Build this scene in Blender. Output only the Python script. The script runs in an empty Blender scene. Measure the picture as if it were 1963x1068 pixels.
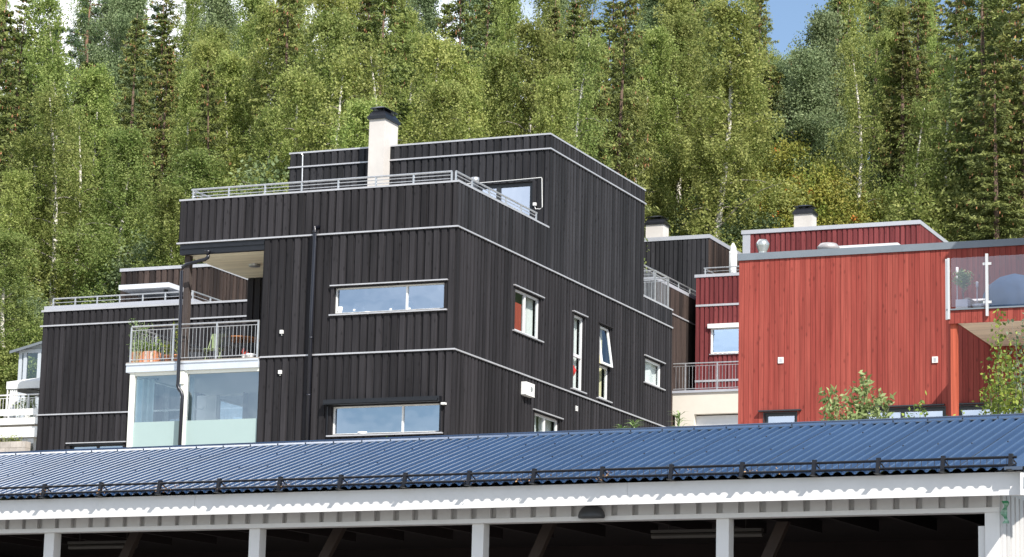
import bpy, math, random
import numpy as np
from mathutils import Vector, Matrix
random.seed(7)
rng = np.random.default_rng(11)
sc = bpy.context.scene
C = sc.collection
PI = math.pi

# ------------------------------------------------------------------ camera
FPX, CX, CY = 5121.96, 981.5, 534.0          # focal length in pixels of the 1963 px wide photograph
PITCH, ROLL, AZ, AZC = 0.182615, 0.0234418, -0.404813, math.radians(-26.2)
O = Vector((0, 0, 1.7))
_F = Vector((0, math.cos(PITCH), math.sin(PITCH))); _U = Vector((0, -math.sin(PITCH), math.cos(PITCH))); _R = Vector((1, 0, 0))
cr, sr = math.cos(ROLL), math.sin(ROLL)
R_ = cr*_R + sr*_U; U_ = -sr*_R + cr*_U
cam = bpy.data.cameras.new('camera'); cam.sensor_width = 36; cam.lens = 36*FPX/1963
cam.clip_start = 0.5; cam.clip_end = 3000
camo = bpy.data.objects.new('camera', cam); C.objects.link(camo)
M = Matrix((( R_.x, U_.x, -_F.x, 0), (R_.y, U_.y, -_F.y, 0), (R_.z, U_.z, -_F.z, 0), (0, 0, 0, 1)))
camo.matrix_world = Matrix.Translation(O) @ M
sc.camera = camo
# ------------------------------------------------------------------ light
UX = Vector((math.cos(AZ), math.sin(AZ), 0)); UY = Vector((-math.sin(AZ), math.cos(AZ), 0))
SUN = (-UY*1.0 + UX*1.2 + Vector((0, 0, 1.42))).normalized()
sl = bpy.data.lights.new('sun', 'SUN'); sl.energy = 4.6; sl.angle = math.radians(0.53); sl.color = (1.0, .955, .88)
so = bpy.data.objects.new('sun', sl); C.objects.link(so)
so.rotation_euler = SUN.to_track_quat('Z', 'Y').to_euler(); so.location = (60, -60, 80)
w = bpy.data.worlds.new('World'); sc.world = w; w.use_nodes = True
nt = w.node_tree; bg = nt.nodes['Background']
sky = nt.nodes.new('ShaderNodeTexSky'); sky.sky_type = 'NISHITA'; sky.sun_disc = False
sky.sun_elevation = math.asin(SUN.z); sky.sun_rotation = math.atan2(SUN.x, SUN.y)
sky.altitude = 300; sky.air_density = 1.0; sky.dust_density = .6; sky.ozone_density = 1.5
tc = nt.nodes.new('ShaderNodeTexCoord'); mp = nt.nodes.new('ShaderNodeMapping'); mp.inputs['Scale'].default_value = (1.0, 1.0, 2.6)
nz = nt.nodes.new('ShaderNodeTexNoise'); nz.inputs['Scale'].default_value = 2.6; nz.inputs['Detail'].default_value = 7; nz.inputs['Roughness'].default_value = .56
rp = nt.nodes.new('ShaderNodeValToRGB'); rp.color_ramp.elements[0].position = .44; rp.color_ramp.elements[1].position = .66
mx = nt.nodes.new('ShaderNodeMix'); mx.data_type = 'RGBA'; mx.inputs['B'].default_value = (12.5, 12.8, 13.6, 1)
nt.links.new(tc.outputs['Generated'], mp.inputs['Vector']); nt.links.new(mp.outputs['Vector'], nz.inputs['Vector'])
sx = nt.nodes.new('ShaderNodeSeparateXYZ'); nt.links.new(tc.outputs['Generated'], sx.inputs[0])   # more cloud towards the west (left)
k0 = nt.nodes.new('ShaderNodeMath'); k0.operation = 'MAXIMUM'; k0.inputs[1].default_value = 0; nt.links.new(sx.outputs['Y'], k0.inputs[0])
k3 = nt.nodes.new('ShaderNodeMath'); k3.operation = 'MULTIPLY'; nt.links.new(sx.outputs['X'], k3.inputs[0]); nt.links.new(k0.outputs[0], k3.inputs[1])
k1 = nt.nodes.new('ShaderNodeMath'); k1.operation = 'MULTIPLY_ADD'; k1.inputs[1].default_value = -1.6; k1.inputs[2].default_value = -.03; nt.links.new(k3.outputs[0], k1.inputs[0])
k2 = nt.nodes.new('ShaderNodeMath'); k2.operation = 'ADD'; nt.links.new(nz.outputs['Fac'], k2.inputs[0]); nt.links.new(k1.outputs[0], k2.inputs[1])
nt.links.new(k2.outputs[0], rp.inputs['Fac']); nt.links.new(rp.outputs['Color'], mx.inputs['Factor'])
nt.links.new(sky.outputs['Color'], mx.inputs['A']); nt.links.new(mx.outputs['Result'], bg.inputs['Color'])
bg.inputs['Strength'].default_value = .105
vs = sc.view_settings; vs.view_transform = 'Standard'; vs.look = 'None'; vs.gamma = 1; vs.exposure = 0.6
try: vs.use_curve_mapping = False
except Exception: pass

# ------------------------------------------------------------------ frames: pixel -> point on a real plane
class Frame:
    def __init__(s, az):
        s.az = az; s.ux = Vector((math.cos(az), math.sin(az), 0)); s.uy = Vector((-math.sin(az), math.cos(az), 0))
    def ray(s, x, y): return _F*FPX + R_*(x-CX) - U_*(y-CY)
    def D(s, x, y, d):                     # point at forward distance d -> (u, v, z)
        r = s.ray(x, y); p = O + r*(d/FPX); return (p.dot(s.ux), p.dot(s.uy), p.z)
    def V(s, x, y, v):                     # on a front plane v -> (u, z)
        r = s.ray(x, y); p = O + r*((v - O.dot(s.uy))/r.dot(s.uy)); return (p.dot(s.ux), p.z)
    def S(s, x, y, u):                     # on a side plane u -> (v, z)
        r = s.ray(x, y); p = O + r*((u - O.dot(s.ux))/r.dot(s.ux)); return (p.dot(s.uy), p.z)
    def Z(s, x, y, z):
        r = s.ray(x, y); p = O + r*((z - O.z)/r.z); return (p.dot(s.ux), p.dot(s.uy))
    def world(s, u, v, z): return s.ux*u + s.uy*v + Vector((0, 0, z))
H = Frame(AZ); K = Frame(AZC)

# ------------------------------------------------------------------ objects
def tag(o, label=None, cat=None, group=None, kind=None):
    if label: o['label'] = label
    if cat: o['category'] = cat
    if group: o['group'] = group
    if kind: o['kind'] = kind
    return o
class Root:
    """an Empty at a thing's base, in a frame; children are built in the frame's u, v, z"""
    def __init__(s, name, fr, u, v, z, label, cat, group=None):
        s.e = bpy.data.objects.new(name, None); C.objects.link(s.e); s.e.empty_display_size = .3
        s.e.location = fr.world(u, v, z); s.e.rotation_euler = (0, 0, fr.az); s.o = (u, v, z); s.fr = fr
        tag(s.e, label, cat, group)
class MB:
    def __init__(s): s.v = []; s.f = []; s.r = []; s.m = []
    def quad(s, a, b, c, d, r=.5, m=0):
        n = len(s.v); s.v += [a, b, c, d]; s.f.append((n, n+1, n+2, n+3)); s.r.append(r); s.m.append(m)
    def poly(s, pts, r=.5, m=0):
        n = len(s.v); s.v += list(pts); s.f.append(tuple(range(n, n+len(pts)))); s.r.append(r); s.m.append(m)
    def box(s, u0, u1, v0, v1, z0, z1, r=.5, m=0):
        if u0 > u1: u0, u1 = u1, u0
        if v0 > v1: v0, v1 = v1, v0
        if z0 > z1: z0, z1 = z1, z0
        n = len(s.v)
        s.v += [(u0,v0,z0),(u1,v0,z0),(u1,v1,z0),(u0,v1,z0),(u0,v0,z1),(u1,v0,z1),(u1,v1,z1),(u0,v1,z1)]
        for f in ((0,3,2,1),(4,5,6,7),(0,1,5,4),(1,2,6,5),(2,3,7,6),(3,0,4,7)):
            s.f.append(tuple(n+i for i in f)); s.r.append(r); s.m.append(m)
    def tube(s, pts, rad, n=8, r=.5, m=0, cap=True):
        pts = [Vector(p) for p in pts]; rr = rad if isinstance(rad, (list, tuple)) else [rad]*len(pts)
        base = len(s.v); up = Vector((0, 0, 1))
        for i, p in enumerate(pts):
            t = (pts[min(i+1, len(pts)-1)] - pts[max(i-1, 0)]).normalized()
            a = t.cross(up)
            if a.length < .05: a = t.cross(Vector((1, 0, 0)))
            a.normalize(); b = t.cross(a).normalized()
            for k in range(n):
                q = p + (a*math.cos(2*PI*k/n) + b*math.sin(2*PI*k/n))*rr[i]; s.v.append(tuple(q))
        for i in range(len(pts)-1):
            for k in range(n):
                s.f.append((base+i*n+k, base+i*n+(k+1) % n, base+(i+1)*n+(k+1) % n, base+(i+1)*n+k)); s.r.append(r); s.m.append(m)
        if cap:
            s.f.append(tuple(base+k for k in range(n))[::-1]); s.r.append(r); s.m.append(m)
            s.f.append(tuple(base+(len(pts)-1)*n+k for k in range(n))); s.r.append(r); s.m.append(m)
    def lathe(s, c, prof, n=16, r=.5, m=0):
        base = len(s.v)
        for (rad, z) in prof:
            for k in range(n): s.v.append((c[0]+rad*math.cos(2*PI*k/n), c[1]+rad*math.sin(2*PI*k/n), c[2]+z))
        for i in range(len(prof)-1):
            for k in range(n):
                s.f.append((base+i*n+k, base+i*n+(k+1) % n, base+(i+1)*n+(k+1) % n, base+(i+1)*n+k)); s.r.append(r); s.m.append(m)
        s.f.append(tuple(base+k for k in range(n))[::-1]); s.r.append(r); s.m.append(m)
        s.f.append(tuple(base+(len(prof)-1)*n+k for k in range(n))); s.r.append(r); s.m.append(m)
    def build(s, name, mats, root=None, parent=None, smooth=False, label=None):
        o0 = root.o if root else (0, 0, 0)
        me = bpy.data.meshes.new(name)
        me.from_pydata([(a-o0[0], b-o0[1], c-o0[2]) for a, b, c in s.v], [], s.f)
        for m in (mats if isinstance(mats, (list, tuple)) else [mats]): me.materials.append(m)
        at = me.attributes.new('rnd', 'FLOAT', 'FACE'); at.data.foreach_set('value', s.r)
        if any(s.m): me.polygons.foreach_set('material_index', s.m)
        if smooth: me.polygons.foreach_set('use_smooth', [True]*len(s.f))
        me.update()
        o = bpy.data.objects.new(name, me); C.objects.link(o)
        p = parent if parent is not None else (root.e if root else None)
        if p is not None: o.parent = p
        if label: o['label'] = label
        return o

# ------------------------------------------------------------------ materials
def mat(name, col, rough=.6, metal=0.0, var=.0, vs_=8.0, stretch=(1, 1, 1), bump=0.0, rnd=0.0, alt=None, coat=0.0, spec=.5):
    m = bpy.data.materials.new(name); m.use_nodes = True; t = m.node_tree; b = t.nodes['Principled BSDF']
    b.inputs['Roughness'].default_value = rough; b.inputs['Metallic'].default_value = metal
    b.inputs['Specular IOR Level'].default_value = spec
    if coat: b.inputs['Coat Weight'].default_value = coat; b.inputs['Coat Roughness'].default_value = .15
    b.inputs['Base Color'].default_value = (*col, 1)
    if var or rnd or alt:
        tc = t.nodes.new('ShaderNodeTexCoord'); mp = t.nodes.new('ShaderNodeMapping'); mp.inputs['Scale'].default_value = stretch
        n = t.nodes.new('ShaderNodeTexNoise'); n.inputs['Scale'].default_value = vs_; n.inputs['Detail'].default_value = 5; n.inputs['Roughness'].default_value = .65
        t.links.new(tc.outputs['Object'], mp.inputs['Vector']); t.links.new(mp.outputs['Vector'], n.inputs['Vector'])
        mr = t.nodes.new('ShaderNodeMapRange'); mr.inputs['From Min'].default_value = .25; mr.inputs['From Max'].default_value = .75
        mr.inputs['To Min'].default_value = 1-var; mr.inputs['To Max'].default_value = 1+var
        t.links.new(n.outputs['Fac'], mr.inputs['Value'])
        src = mr.outputs['Result']
        a = t.nodes.new('ShaderNodeAttribute'); a.attribute_name = 'rnd'
        if rnd:
            r2 = t.nodes.new('ShaderNodeMapRange'); r2.inputs['To Min'].default_value = 1-rnd; r2.inputs['To Max'].default_value = 1+rnd
            t.links.new(a.outputs['Fac'], r2.inputs['Value'])
            mu = t.nodes.new('ShaderNodeMath'); mu.operation = 'MULTIPLY'; t.links.new(src, mu.inputs[0]); t.links.new(r2.outputs['Result'], mu.inputs[1]); src = mu.outputs[0]
        vm = t.nodes.new('ShaderNodeVectorMath'); vm.operation = 'SCALE'; vm.inputs[0].default_value = col
        if alt:
            mm = t.nodes.new('ShaderNodeMix'); mm.data_type = 'RGBA'; mm.inputs['A'].default_value = (*col, 1); mm.inputs['B'].default_value = (*alt, 1)
            ms = t.nodes.new('ShaderNodeMath'); ms.operation = 'MULTIPLY'; ms.inputs[1].default_value = 7.31; t.links.new(a.outputs['Fac'], ms.inputs[0])
            fr = t.nodes.new('ShaderNodeMath'); fr.operation = 'FRACT'; t.links.new(ms.outputs[0], fr.inputs[0]); t.links.new(fr.outputs[0], mm.inputs['Factor'])
            t.links.new(mm.outputs['Result'], vm.inputs[0])
        t.links.new(src, vm.inputs['Scale']); t.links.new(vm.outputs[0], b.inputs['Base Color'])
        if bump:
            bp = t.nodes.new('ShaderNodeBump'); bp.inputs['Strength'].default_value = bump; bp.inputs['Distance'].default_value = .01
            t.links.new(n.outputs['Fac'], bp.inputs['Height']); t.links.new(bp.outputs['Normal'], b.inputs['Normal'])
    return m
def wood(name, c1, c2, fleck, rough=.75, knots=.5, flk=.66, spec=.18):
    """vertical boards: colour per board (rnd), long grain, knots and worn pale flecks"""
    m = bpy.data.materials.new(name); m.use_nodes = True; t = m.node_tree; b = t.nodes['Principled BSDF']; L = t.links.new; N = t.nodes.new
    b.inputs['Roughness'].default_value = rough; b.inputs['Specular IOR Level'].default_value = spec
    a = N('ShaderNodeAttribute'); a.attribute_name = 'rnd'
    tc = N('ShaderNodeTexCoord')
    off = N('ShaderNodeCombineXYZ'); k = N('ShaderNodeMath'); k.operation = 'MULTIPLY'; k.inputs[1].default_value = 37.; L(a.outputs['Fac'], k.inputs[0]); L(k.outputs[0], off.inputs['Z'])
    ad = N('ShaderNodeVectorMath'); ad.operation = 'ADD'; L(tc.outputs['Object'], ad.inputs[0]); L(off.outputs[0], ad.inputs[1])
    def noise(sc_, scale, det, ro):
        mp = N('ShaderNodeMapping'); mp.inputs['Scale'].default_value = sc_; L(ad.outputs[0], mp.inputs['Vector'])
        n = N('ShaderNodeTexNoise'); n.inputs['Scale'].default_value = scale; n.inputs['Detail'].default_value = det; n.inputs['Roughness'].default_value = ro
        L(mp.outputs[0], n.inputs['Vector']); return n
    g = noise((22, 22, .7), 1.0, 4, .6); big = noise((3, 3, .35), 1.0, 3, .5); fl = noise((14, 14, 2.2), 1.6, 6, .8)
    mix = N('ShaderNodeMix'); mix.data_type = 'RGBA'; mix.inputs['A'].default_value = (*c1, 1); mix.inputs['B'].default_value = (*c2, 1)
    s1 = N('ShaderNodeMath'); s1.operation = 'ADD'; s1.use_clamp = True
    s2 = N('ShaderNodeMapRange'); s2.inputs['From Min'].default_value = .3; s2.inputs['From Max'].default_value = .7; s2.inputs['To Min'].default_value = -.3; s2.inputs['To Max'].default_value = .35
    L(big.outputs['Fac'], s2.inputs['Value']); L(a.outputs['Fac'], s1.inputs[0]); L(s2.outputs[0], s1.inputs[1]); L(s1.outputs[0], mix.inputs['Factor'])
    gr = N('ShaderNodeMapRange'); gr.inputs['From Min'].default_value = .3; gr.inputs['From Max'].default_value = .7; gr.inputs['To Min'].default_value = .74; gr.inputs['To Max'].default_value = 1.26
    L(g.outputs['Fac'], gr.inputs['Value'])
    v = N('ShaderNodeTexVoronoi'); v.inputs['Scale'].default_value = 1.0
    mpv = N('ShaderNodeMapping'); mpv.inputs['Scale'].default_value = (7, 7, 3.1); L(ad.outputs[0], mpv.inputs['Vector']); L(mpv.outputs[0], v.inputs['Vector'])
    kn = N('ShaderNodeMapRange'); kn.inputs['From Min'].default_value = .05; kn.inputs['From Max'].default_value = .22; kn.inputs['To Min'].default_value = 1-knots; kn.inputs['To Max'].default_value = 1; L(v.outputs['Distance'], kn.inputs['Value'])
    mu = N('ShaderNodeMath'); mu.operation = 'MULTIPLY'; L(gr.outputs[0], mu.inputs[0]); L(kn.outputs[0], mu.inputs[1])
    sc2 = N('ShaderNodeVectorMath'); sc2.operation = 'SCALE'; L(mix.outputs['Result'], sc2.inputs[0]); L(mu.outputs[0], sc2.inputs['Scale'])
    ff = N('ShaderNodeMapRange'); ff.inputs['From Min'].default_value = flk; ff.inputs['From Max'].default_value = flk+.1; L(fl.outputs['Fac'], ff.inputs['Value'])
    m2 = N('ShaderNodeMix'); m2.data_type = 'RGBA'; m2.inputs['B'].default_value = (*fleck, 1); L(sc2.outputs[0], m2.inputs['A']); L(ff.outputs[0], m2.inputs['Factor'])
    L(m2.outputs['Result'], b.inputs['Base Color'])
    bp = N('ShaderNodeBump'); bp.inputs['Strength'].default_value = .35; bp.inputs['Distance'].default_value = .006; L(g.outputs['Fac'], bp.inputs['Height']); L(bp.outputs[0], b.inputs['Normal'])
    return m
def glass(name, refl=.45, tint=(.8, .87, .9), rough=0.0, gcol=(.82, .91, 1), mxr=1):
    m = bpy.data.materials.new(name); m.use_nodes = True; t = m.node_tree; t.nodes.clear(); N = t.nodes.new; L = t.links.new
    o = N('ShaderNodeOutputMaterial'); mx = N('ShaderNodeMixShader'); g = N('ShaderNodeBsdfGlossy'); tr = N('ShaderNodeBsdfTransparent')
    g.inputs['Roughness'].default_value = rough; g.inputs['Color'].default_value = (*gcol, 1); tr.inputs['Color'].default_value = (*tint, 1)
    lw = N('ShaderNodeLayerWeight'); lw.inputs['Blend'].default_value = .35
    mr = N('ShaderNodeMapRange'); mr.inputs['To Min'].default_value = refl; mr.inputs['To Max'].default_value = mxr; L(lw.outputs['Fresnel'], mr.inputs['Value'])
    tc = N('ShaderNodeTexCoord'); n = N('ShaderNodeTexNoise'); n.inputs['Scale'].default_value = 1.3; L(tc.outputs['Object'], n.inputs['Vector'])
    bp = N('ShaderNodeBump'); bp.inputs['Strength'].default_value = .04; bp.inputs['Distance'].default_value = .05; L(n.outputs['Fac'], bp.inputs['Height']); L(bp.outputs[0], g.inputs['Normal'])
    L(mr.outputs[0], mx.inputs[0]); L(tr.outputs[0], mx.inputs[1]); L(g.outputs[0], mx.inputs[2]); L(mx.outputs[0], o.inputs[0])
    return m
def leafmat(name, c1, c2, trans=.35, cval=.25):
    m = bpy.data.materials.new(name); m.use_nodes = True; t = m.node_tree; t.nodes.clear(); N = t.nodes.new; L = t.links.new
    o = N('ShaderNodeOutputMaterial'); mx = N('ShaderNodeMixShader'); d = N('ShaderNodeBsdfPrincipled'); tr = N('ShaderNodeBsdfTranslucent')
    d.inputs['Roughness'].default_value = .55; d.inputs['Specular IOR Level'].default_value = .22
    a = N('ShaderNodeAttribute'); a.attribute_name = 'rnd'; oi = N('ShaderNodeObjectInfo')
    mix = N('ShaderNodeMix'); mix.data_type = 'RGBA'; mix.inputs['A'].default_value = (*c1, 1); mix.inputs['B'].default_value = (*c2, 1); L(a.outputs['Fac'], mix.inputs['Factor'])
    hs = N('ShaderNodeHueSaturation'); L(mix.outputs['Result'], hs.inputs['Color'])
    mr = N('ShaderNodeMapRange'); mr.inputs['To Min'].default_value = 1-cval; mr.inputs['To Max'].default_value = 1+cval; L(oi.outputs['Random'], mr.inputs['Value']); L(mr.outputs[0], hs.inputs['Value'])
    k = N('ShaderNodeMath'); k.operation = 'MULTIPLY'; k.inputs[1].default_value = 13.7; L(oi.outputs['Random'], k.inputs[0]); fr = N('ShaderNodeMath'); fr.operation = 'FRACT'; L(k.outputs[0], fr.inputs[0])
    mh = N('ShaderNodeMapRange'); mh.inputs['To Min'].default_value = .482; mh.inputs['To Max'].default_value = .515; L(fr.outputs[0], mh.inputs['Value']); L(mh.outputs[0], hs.inputs['Hue'])
    L(hs.outputs['Color'], d.inputs['Base Color']); L(hs.outputs['Color'], tr.inputs['Color']); mx.inputs[0].default_value = trans
    L(d.outputs[0], mx.inputs[1]); L(tr.outputs[0], mx.inputs[2]); L(mx.outputs[0], o.inputs[0])
    return m
BW = wood('black_wood', (.0155, .0146, .0163), (.034, .0318, .035), (.125, .115, .11), flk=.655)
BWR = wood('brown_black_wood', (.022, .0175, .0165), (.068, .049, .042), (.17, .13, .10), flk=.7)
BWG = wood('grey_black_wood', (.0165, .0165, .0186), (.0375, .0367, .041), (.125, .12, .12), flk=.66)
RW = wood('red_wood', (.235, .044, .034), (.305, .068, .051), (.42, .16, .11), knots=.4, rough=.6, flk=.73)
RWD = wood('dark_red_wood', (.12, .026, .028), (.19, .045, .046), (.3, .1, .09), knots=.35, rough=.6, flk=.76)
RWP = wood('orange_red_wood', (.40, .085, .047), (.44, .105, .06), (.66, .3, .2), knots=.3, rough=.6, flk=.76)
FLASH = mat('flashing', (.50, .50, .52), .42, .35, var=.12, vs_=3, rnd=.06)
FLASHD = mat('grey_fascia', (.19, .22, .25), .5, .2, var=.08, vs_=2)
FLASHL = mat('pale_fascia', (.42, .43, .47), .5, .15, var=.06, vs_=2)
GALV = mat('galvanised_steel', (.55, .56, .57), .38, .7, var=.2, vs_=9)
WHITE = mat('white_paint', (.78, .78, .76), .5, var=.04, vs_=3)
WHITES = mat('white_plaster', (.56, .525, .49), .85, var=.12, vs_=1.6, bump=.2)
BEIGE = mat('beige_render', (.62, .575, .50), .9, var=.06, vs_=1.2, bump=.3)
CREAM = mat('cream_paint', (.70, .70, .58), .6, var=.04)
BLACK = mat('black_metal', (.014, .015, .019), .35, .3, var=.2, vs_=6, spec=.6)
DARK = mat('dark_frame', (.028, .03, .033), .45, var=.1)
SOFF = mat('soffit_boards', (.88, .82, .62), .7, var=.10, vs_=2, stretch=(.4, 6, 1), rnd=.10)
SOFFR = mat('soffit_boards_grey', (.85, .76, .60), .7, var=.08, vs_=2, rnd=.12)
INT = mat('dark_interior', (.03, .03, .035), .9, var=.2, vs_=1)
GL = glass('window_glass', .52, (.62, .68, .70), gcol=(.80, .88, 1))
GLC = glass('clear_glass', .26, (.82, .90, .90))
GLR = glass('railing_glass', .05, (.86, .84, .94))
GLS = glass('side_window_glass', .06, (.80, .84, .84), mxr=.22)
CURT = mat('white_curtain', (.80, .81, .80), .8, var=.08, vs_=5, stretch=(6, 6, .3))
REDC = mat('red_fabric', (.36, .05, .03), .8, var=.2, vs_=5, stretch=(6, 6, .3))
FROST = mat('frosted_glass', (.33, .43, .42), .55, var=.03, vs_=1)
TERRA = mat('terracotta', (.62, .26, .14), .7, var=.15, vs_=5)
TABLE = mat('oiled_wood', (.42, .17, .06), .45, var=.25, vs_=4, stretch=(1, 8, 1))
GREENP = mat('green_paint', (.30, .38, .20), .5, var=.1)
STONE = mat('concrete_block', (.42, .38, .34), .9, var=.2, vs_=7, bump=.5, rnd=.12)
TIMB = mat('brown_timber', (.036, .022, .016), .7, var=.2, vs_=3, rnd=.1)
CLADW = mat('grey_white_cladding', (.55, .54, .53), .6, var=.05, vs_=2.5, rnd=.05)
POSTW = mat('white_post_paint', (.78, .77, .75), .5, var=.04, vs_=3)
BLUE = mat('blue_roof_steel', (.016, .038, .086), .15, .0, var=.3, vs_=1.1, spec=.9, coat=1.0)
RED = mat('red_plastic', (.65, .03, .03), .4, var=.1)
BERRY = mat('orange_berries', (.62, .22, .05), .5, var=.3)
DARKBLUE = mat('blue_grey_fabric', (.022, .05, .10), .8, var=.2)
WICK = mat('wicker', (.42, .34, .27), .8, var=.4, vs_=40)

# ------------------------------------------------------------------ facade helpers: axis 'F' plane v=c facing -v ; 'S' plane u=c facing +u ; 'L' plane u=c facing -u
def PT(ax, c, a, off, z):
    return (a, c-off, z) if ax == 'F' else ((c+off, a, z) if ax == 'S' else (c-off, a, z))
def bx(mb, ax, c, a0, a1, o0, o1, z0, z1, r=.5, m=0):
    p, q = PT(ax, c, a0, o0, z0), PT(ax, c, a1, o1, z1)
    mb.box(p[0], q[0], p[1], q[1], p[2], q[2], r, m)
def clad(mb, ax, c, a0, a1, z0, z1, holes=(), period=.215, over=.145, depth=.038, flush=False, seed=0):
    rg = random.Random(seed*977+int(abs(c)*13)+int(z0*7))
    if a0 > a1: a0, a1 = a1, a0
    st = []; a = a0
    while a < a1-1e-4:
        if flush:
            w_ = period*rg.uniform(.93, 1.07); e = min(a+w_-.008, a1); st.append((a, e, .012+rg.uniform(-.003, .003), rg.random()))
            if e < a1: st.append((e, min(e+.008, a1), 0, 0.0))
            a = e+.008
        else:
            o_ = over*rg.uniform(.94, 1.06); e = min(a+o_, a1); st.append((a, e, depth+rg.uniform(-.002, .003), rg.random()))
            if e < a1: e2 = min(a+period, a1); st.append((e, e2, 0, rg.random()*.7)); a = e2
            else: a = e
    hs = [h for h in holes]
    for (s0, s1, off, r) in st:
        cuts = sorted({s0, s1, *[x for h in hs for x in (h[0], h[1]) if s0 < x < s1]})
        for i in range(len(cuts)-1):
            x0, x1 = cuts[i], cuts[i+1]; xm = (x0+x1)/2
            segs = [(z0, z1)]
            for h in hs:
                if h[0] < xm < h[1]:
                    ns = []
                    for (p, q) in segs:
                        if h[2] > p: ns.append((p, min(q, h[2])))
                        if h[3] < q: ns.append((max(p, h[3]), q))
                    segs = [g for g in ns if g[1]-g[0] > 1e-4]
            for (p, q) in segs:
                A = lambda a_, o_, z_: PT(ax, c, a_, o_, z_)
                mb.quad(A(x0, off, p), A(x1, off, p), A(x1, off, q), A(x0, off, q), r)
                if off > 0:
                    mb.quad(A(x0, 0, p), A(x0, off, p), A(x0, off, q), A(x0, 0, q), r)
                    mb.quad(A(x1, 0, p), A(x1, off, p), A(x1, off, q), A(x1, 0, q), r)
                    mb.quad(A(x0, 0, p), A(x1, 0, p), A(x1, off, p), A(x0, off, p), r)
                    mb.quad(A(x0, 0, q), A(x1, 0, q), A(x1, off, q), A(x0, off, q), r)
def wall(root, ax, c, a0, a1, z0, z1, m, holes=(), name='wall', **k):
    mb = MB(); clad(mb, ax, c, a0, a1, z0, z1, holes, **k)
    return mb.build(name, m, root)
def strip(root, ax, c, a0, a1, z0, z1, m, out=.06, name='belt_flashing', inn=-.02):
    mb = MB(); bx(mb, ax, c, a0, a1, inn, out, z0, z1); return mb.build(name, m, root)
def window(root, ax, c, a0, a1, z0, z1, mull=(), fm=None, fw=.055, rec=.09, head=.14, sill=.10, led=.09, pane=None, transom=None, lining=None, ext=.12, ledm=None, name='window', headm=None):
    """frame (part) with panes, ledges and lining as its sub-parts"""
    if a0 > a1: a0, a1 = a1, a0
    fm = fm or WHITE; mb = MB(); o0, o1 = -rec-.05, -rec+.015
    bx(mb, ax, c, a0, a0+fw, o0, o1, z0, z1); bx(mb, ax, c, a1-fw, a1, o0, o1, z0, z1)
    bx(mb, ax, c, a0+fw, a1-fw, o0, o1, z1-fw, z1); bx(mb, ax, c, a0+fw, a1-fw, o0, o1, z0, z0+fw)
    for q in mull: bx(mb, ax, c, q-fw*.6, q+fw*.6, o0, o1+.004, z0+fw, z1-fw)
    if transom: bx(mb, ax, c, a0+fw, a1-fw, o0, o1+.006, transom-fw*.7, transom+fw*.7)
    f = mb.build(name, fm, root)
    edges = [a0+fw] + [x for q in sorted(mull) for x in (q-fw*.6, q+fw*.6)] + [a1-fw]
    for i in range(0, len(edges), 2):
        zz = [(z0+fw, z1-fw)] if not transom else [(z0+fw, transom-fw*.7), (transom+fw*.7, z1-fw)]
        for (p, q) in zz:
            g = MB(); A = lambda a_, z_: PT(ax, c, a_, -rec-.02, z_)
            g.quad(A(edges[i], p), A(edges[i+1], p), A(edges[i+1], q), A(edges[i], q)); g.build('pane', pane or GL, root, f)
    li = MB(); t = .02
    bx(li, ax, c, a0-t, a0, -rec-.06, .03, z0-t, z1+t); bx(li, ax, c, a1, a1+t, -rec-.06, .03, z0-t, z1+t)
    bx(li, ax, c, a0, a1, -rec-.06, .028, z1, z1+t); bx(li, ax, c, a0, a1, -rec-.06, .028, z0-t, z0)
    li.build('lining', lining or BW, root, f)
    if head:
        h = MB(); bx(h, ax, c, a0-ext, a1+ext, -.02, led, z1+t+.015, z1+t+.045); h.build('head_ledge', headm or FLASH, root, f)
    if sill:
        h = MB(); bx(h, ax, c, a0-ext, a1+ext, -rec+.03, led, z0-t-.036, z0-t-.002); h.build('sill', ledm or FLASH, root, f)
    return f
def railing(root, pts, h, base, nb=2, posts=None, top=.022, bar=.009, m=None, name='railing', posth=None):
    """horizontal bar railing along a polyline of (u, v)"""
    mb = MB(); m = m or GALV
    for i in range(len(pts)-1):
        p, q = pts[i], pts[i+1]
        for k in range(1, nb+2):
            z = base + h*k/(nb+1); r = top if k == nb+1 else bar
            mb.tube([(p[0], p[1], z), (q[0], q[1], z)], r, 8)
    r_ = mb.build(name, m, root)
    for (u, v) in (posts or []):
        b = MB(); b.box(u-.02, u+.02, v-.02, v+.02, base-.02, base+h-.01); b.build('post', m, root, r_)
    return r_
def baluster(root, p, q, z0, z1, posts, step=.105, m=None, rail=.02, name='balcony_railing', topgap=.10):
    mb = MB(); m = m or GALV; P, Q = Vector((*p, 0)), Vector((*q, 0)); L = (Q-P).length; d = (Q-P)/L
    def at(s, z): w_ = P+d*s; return (w_.x, w_.y, z)
    mb.tube([at(0, z1), at(L, z1)], rail*1.15, 8); mb.tube([at(0, z1-topgap), at(L, z1-topgap)], .011, 6); mb.tube([at(0, z0+.07), at(L, z0+.07)], .013, 6)
    n = int(L/step)
    for i in range(1, n): mb.tube([at(i*L/n, z0+.07), at(i*L/n, z1-topgap)], .0072, 5, cap=False)
    r_ = mb.build(name, m, root)
    for s in posts:
        b = MB(); w_ = P+d*s; b.box(w_.x-.022, w_.x+.022, w_.y-.022, w_.y+.022, z0-.03, z1-.015); b.build('post', m, root, r_)
    return r_
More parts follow.
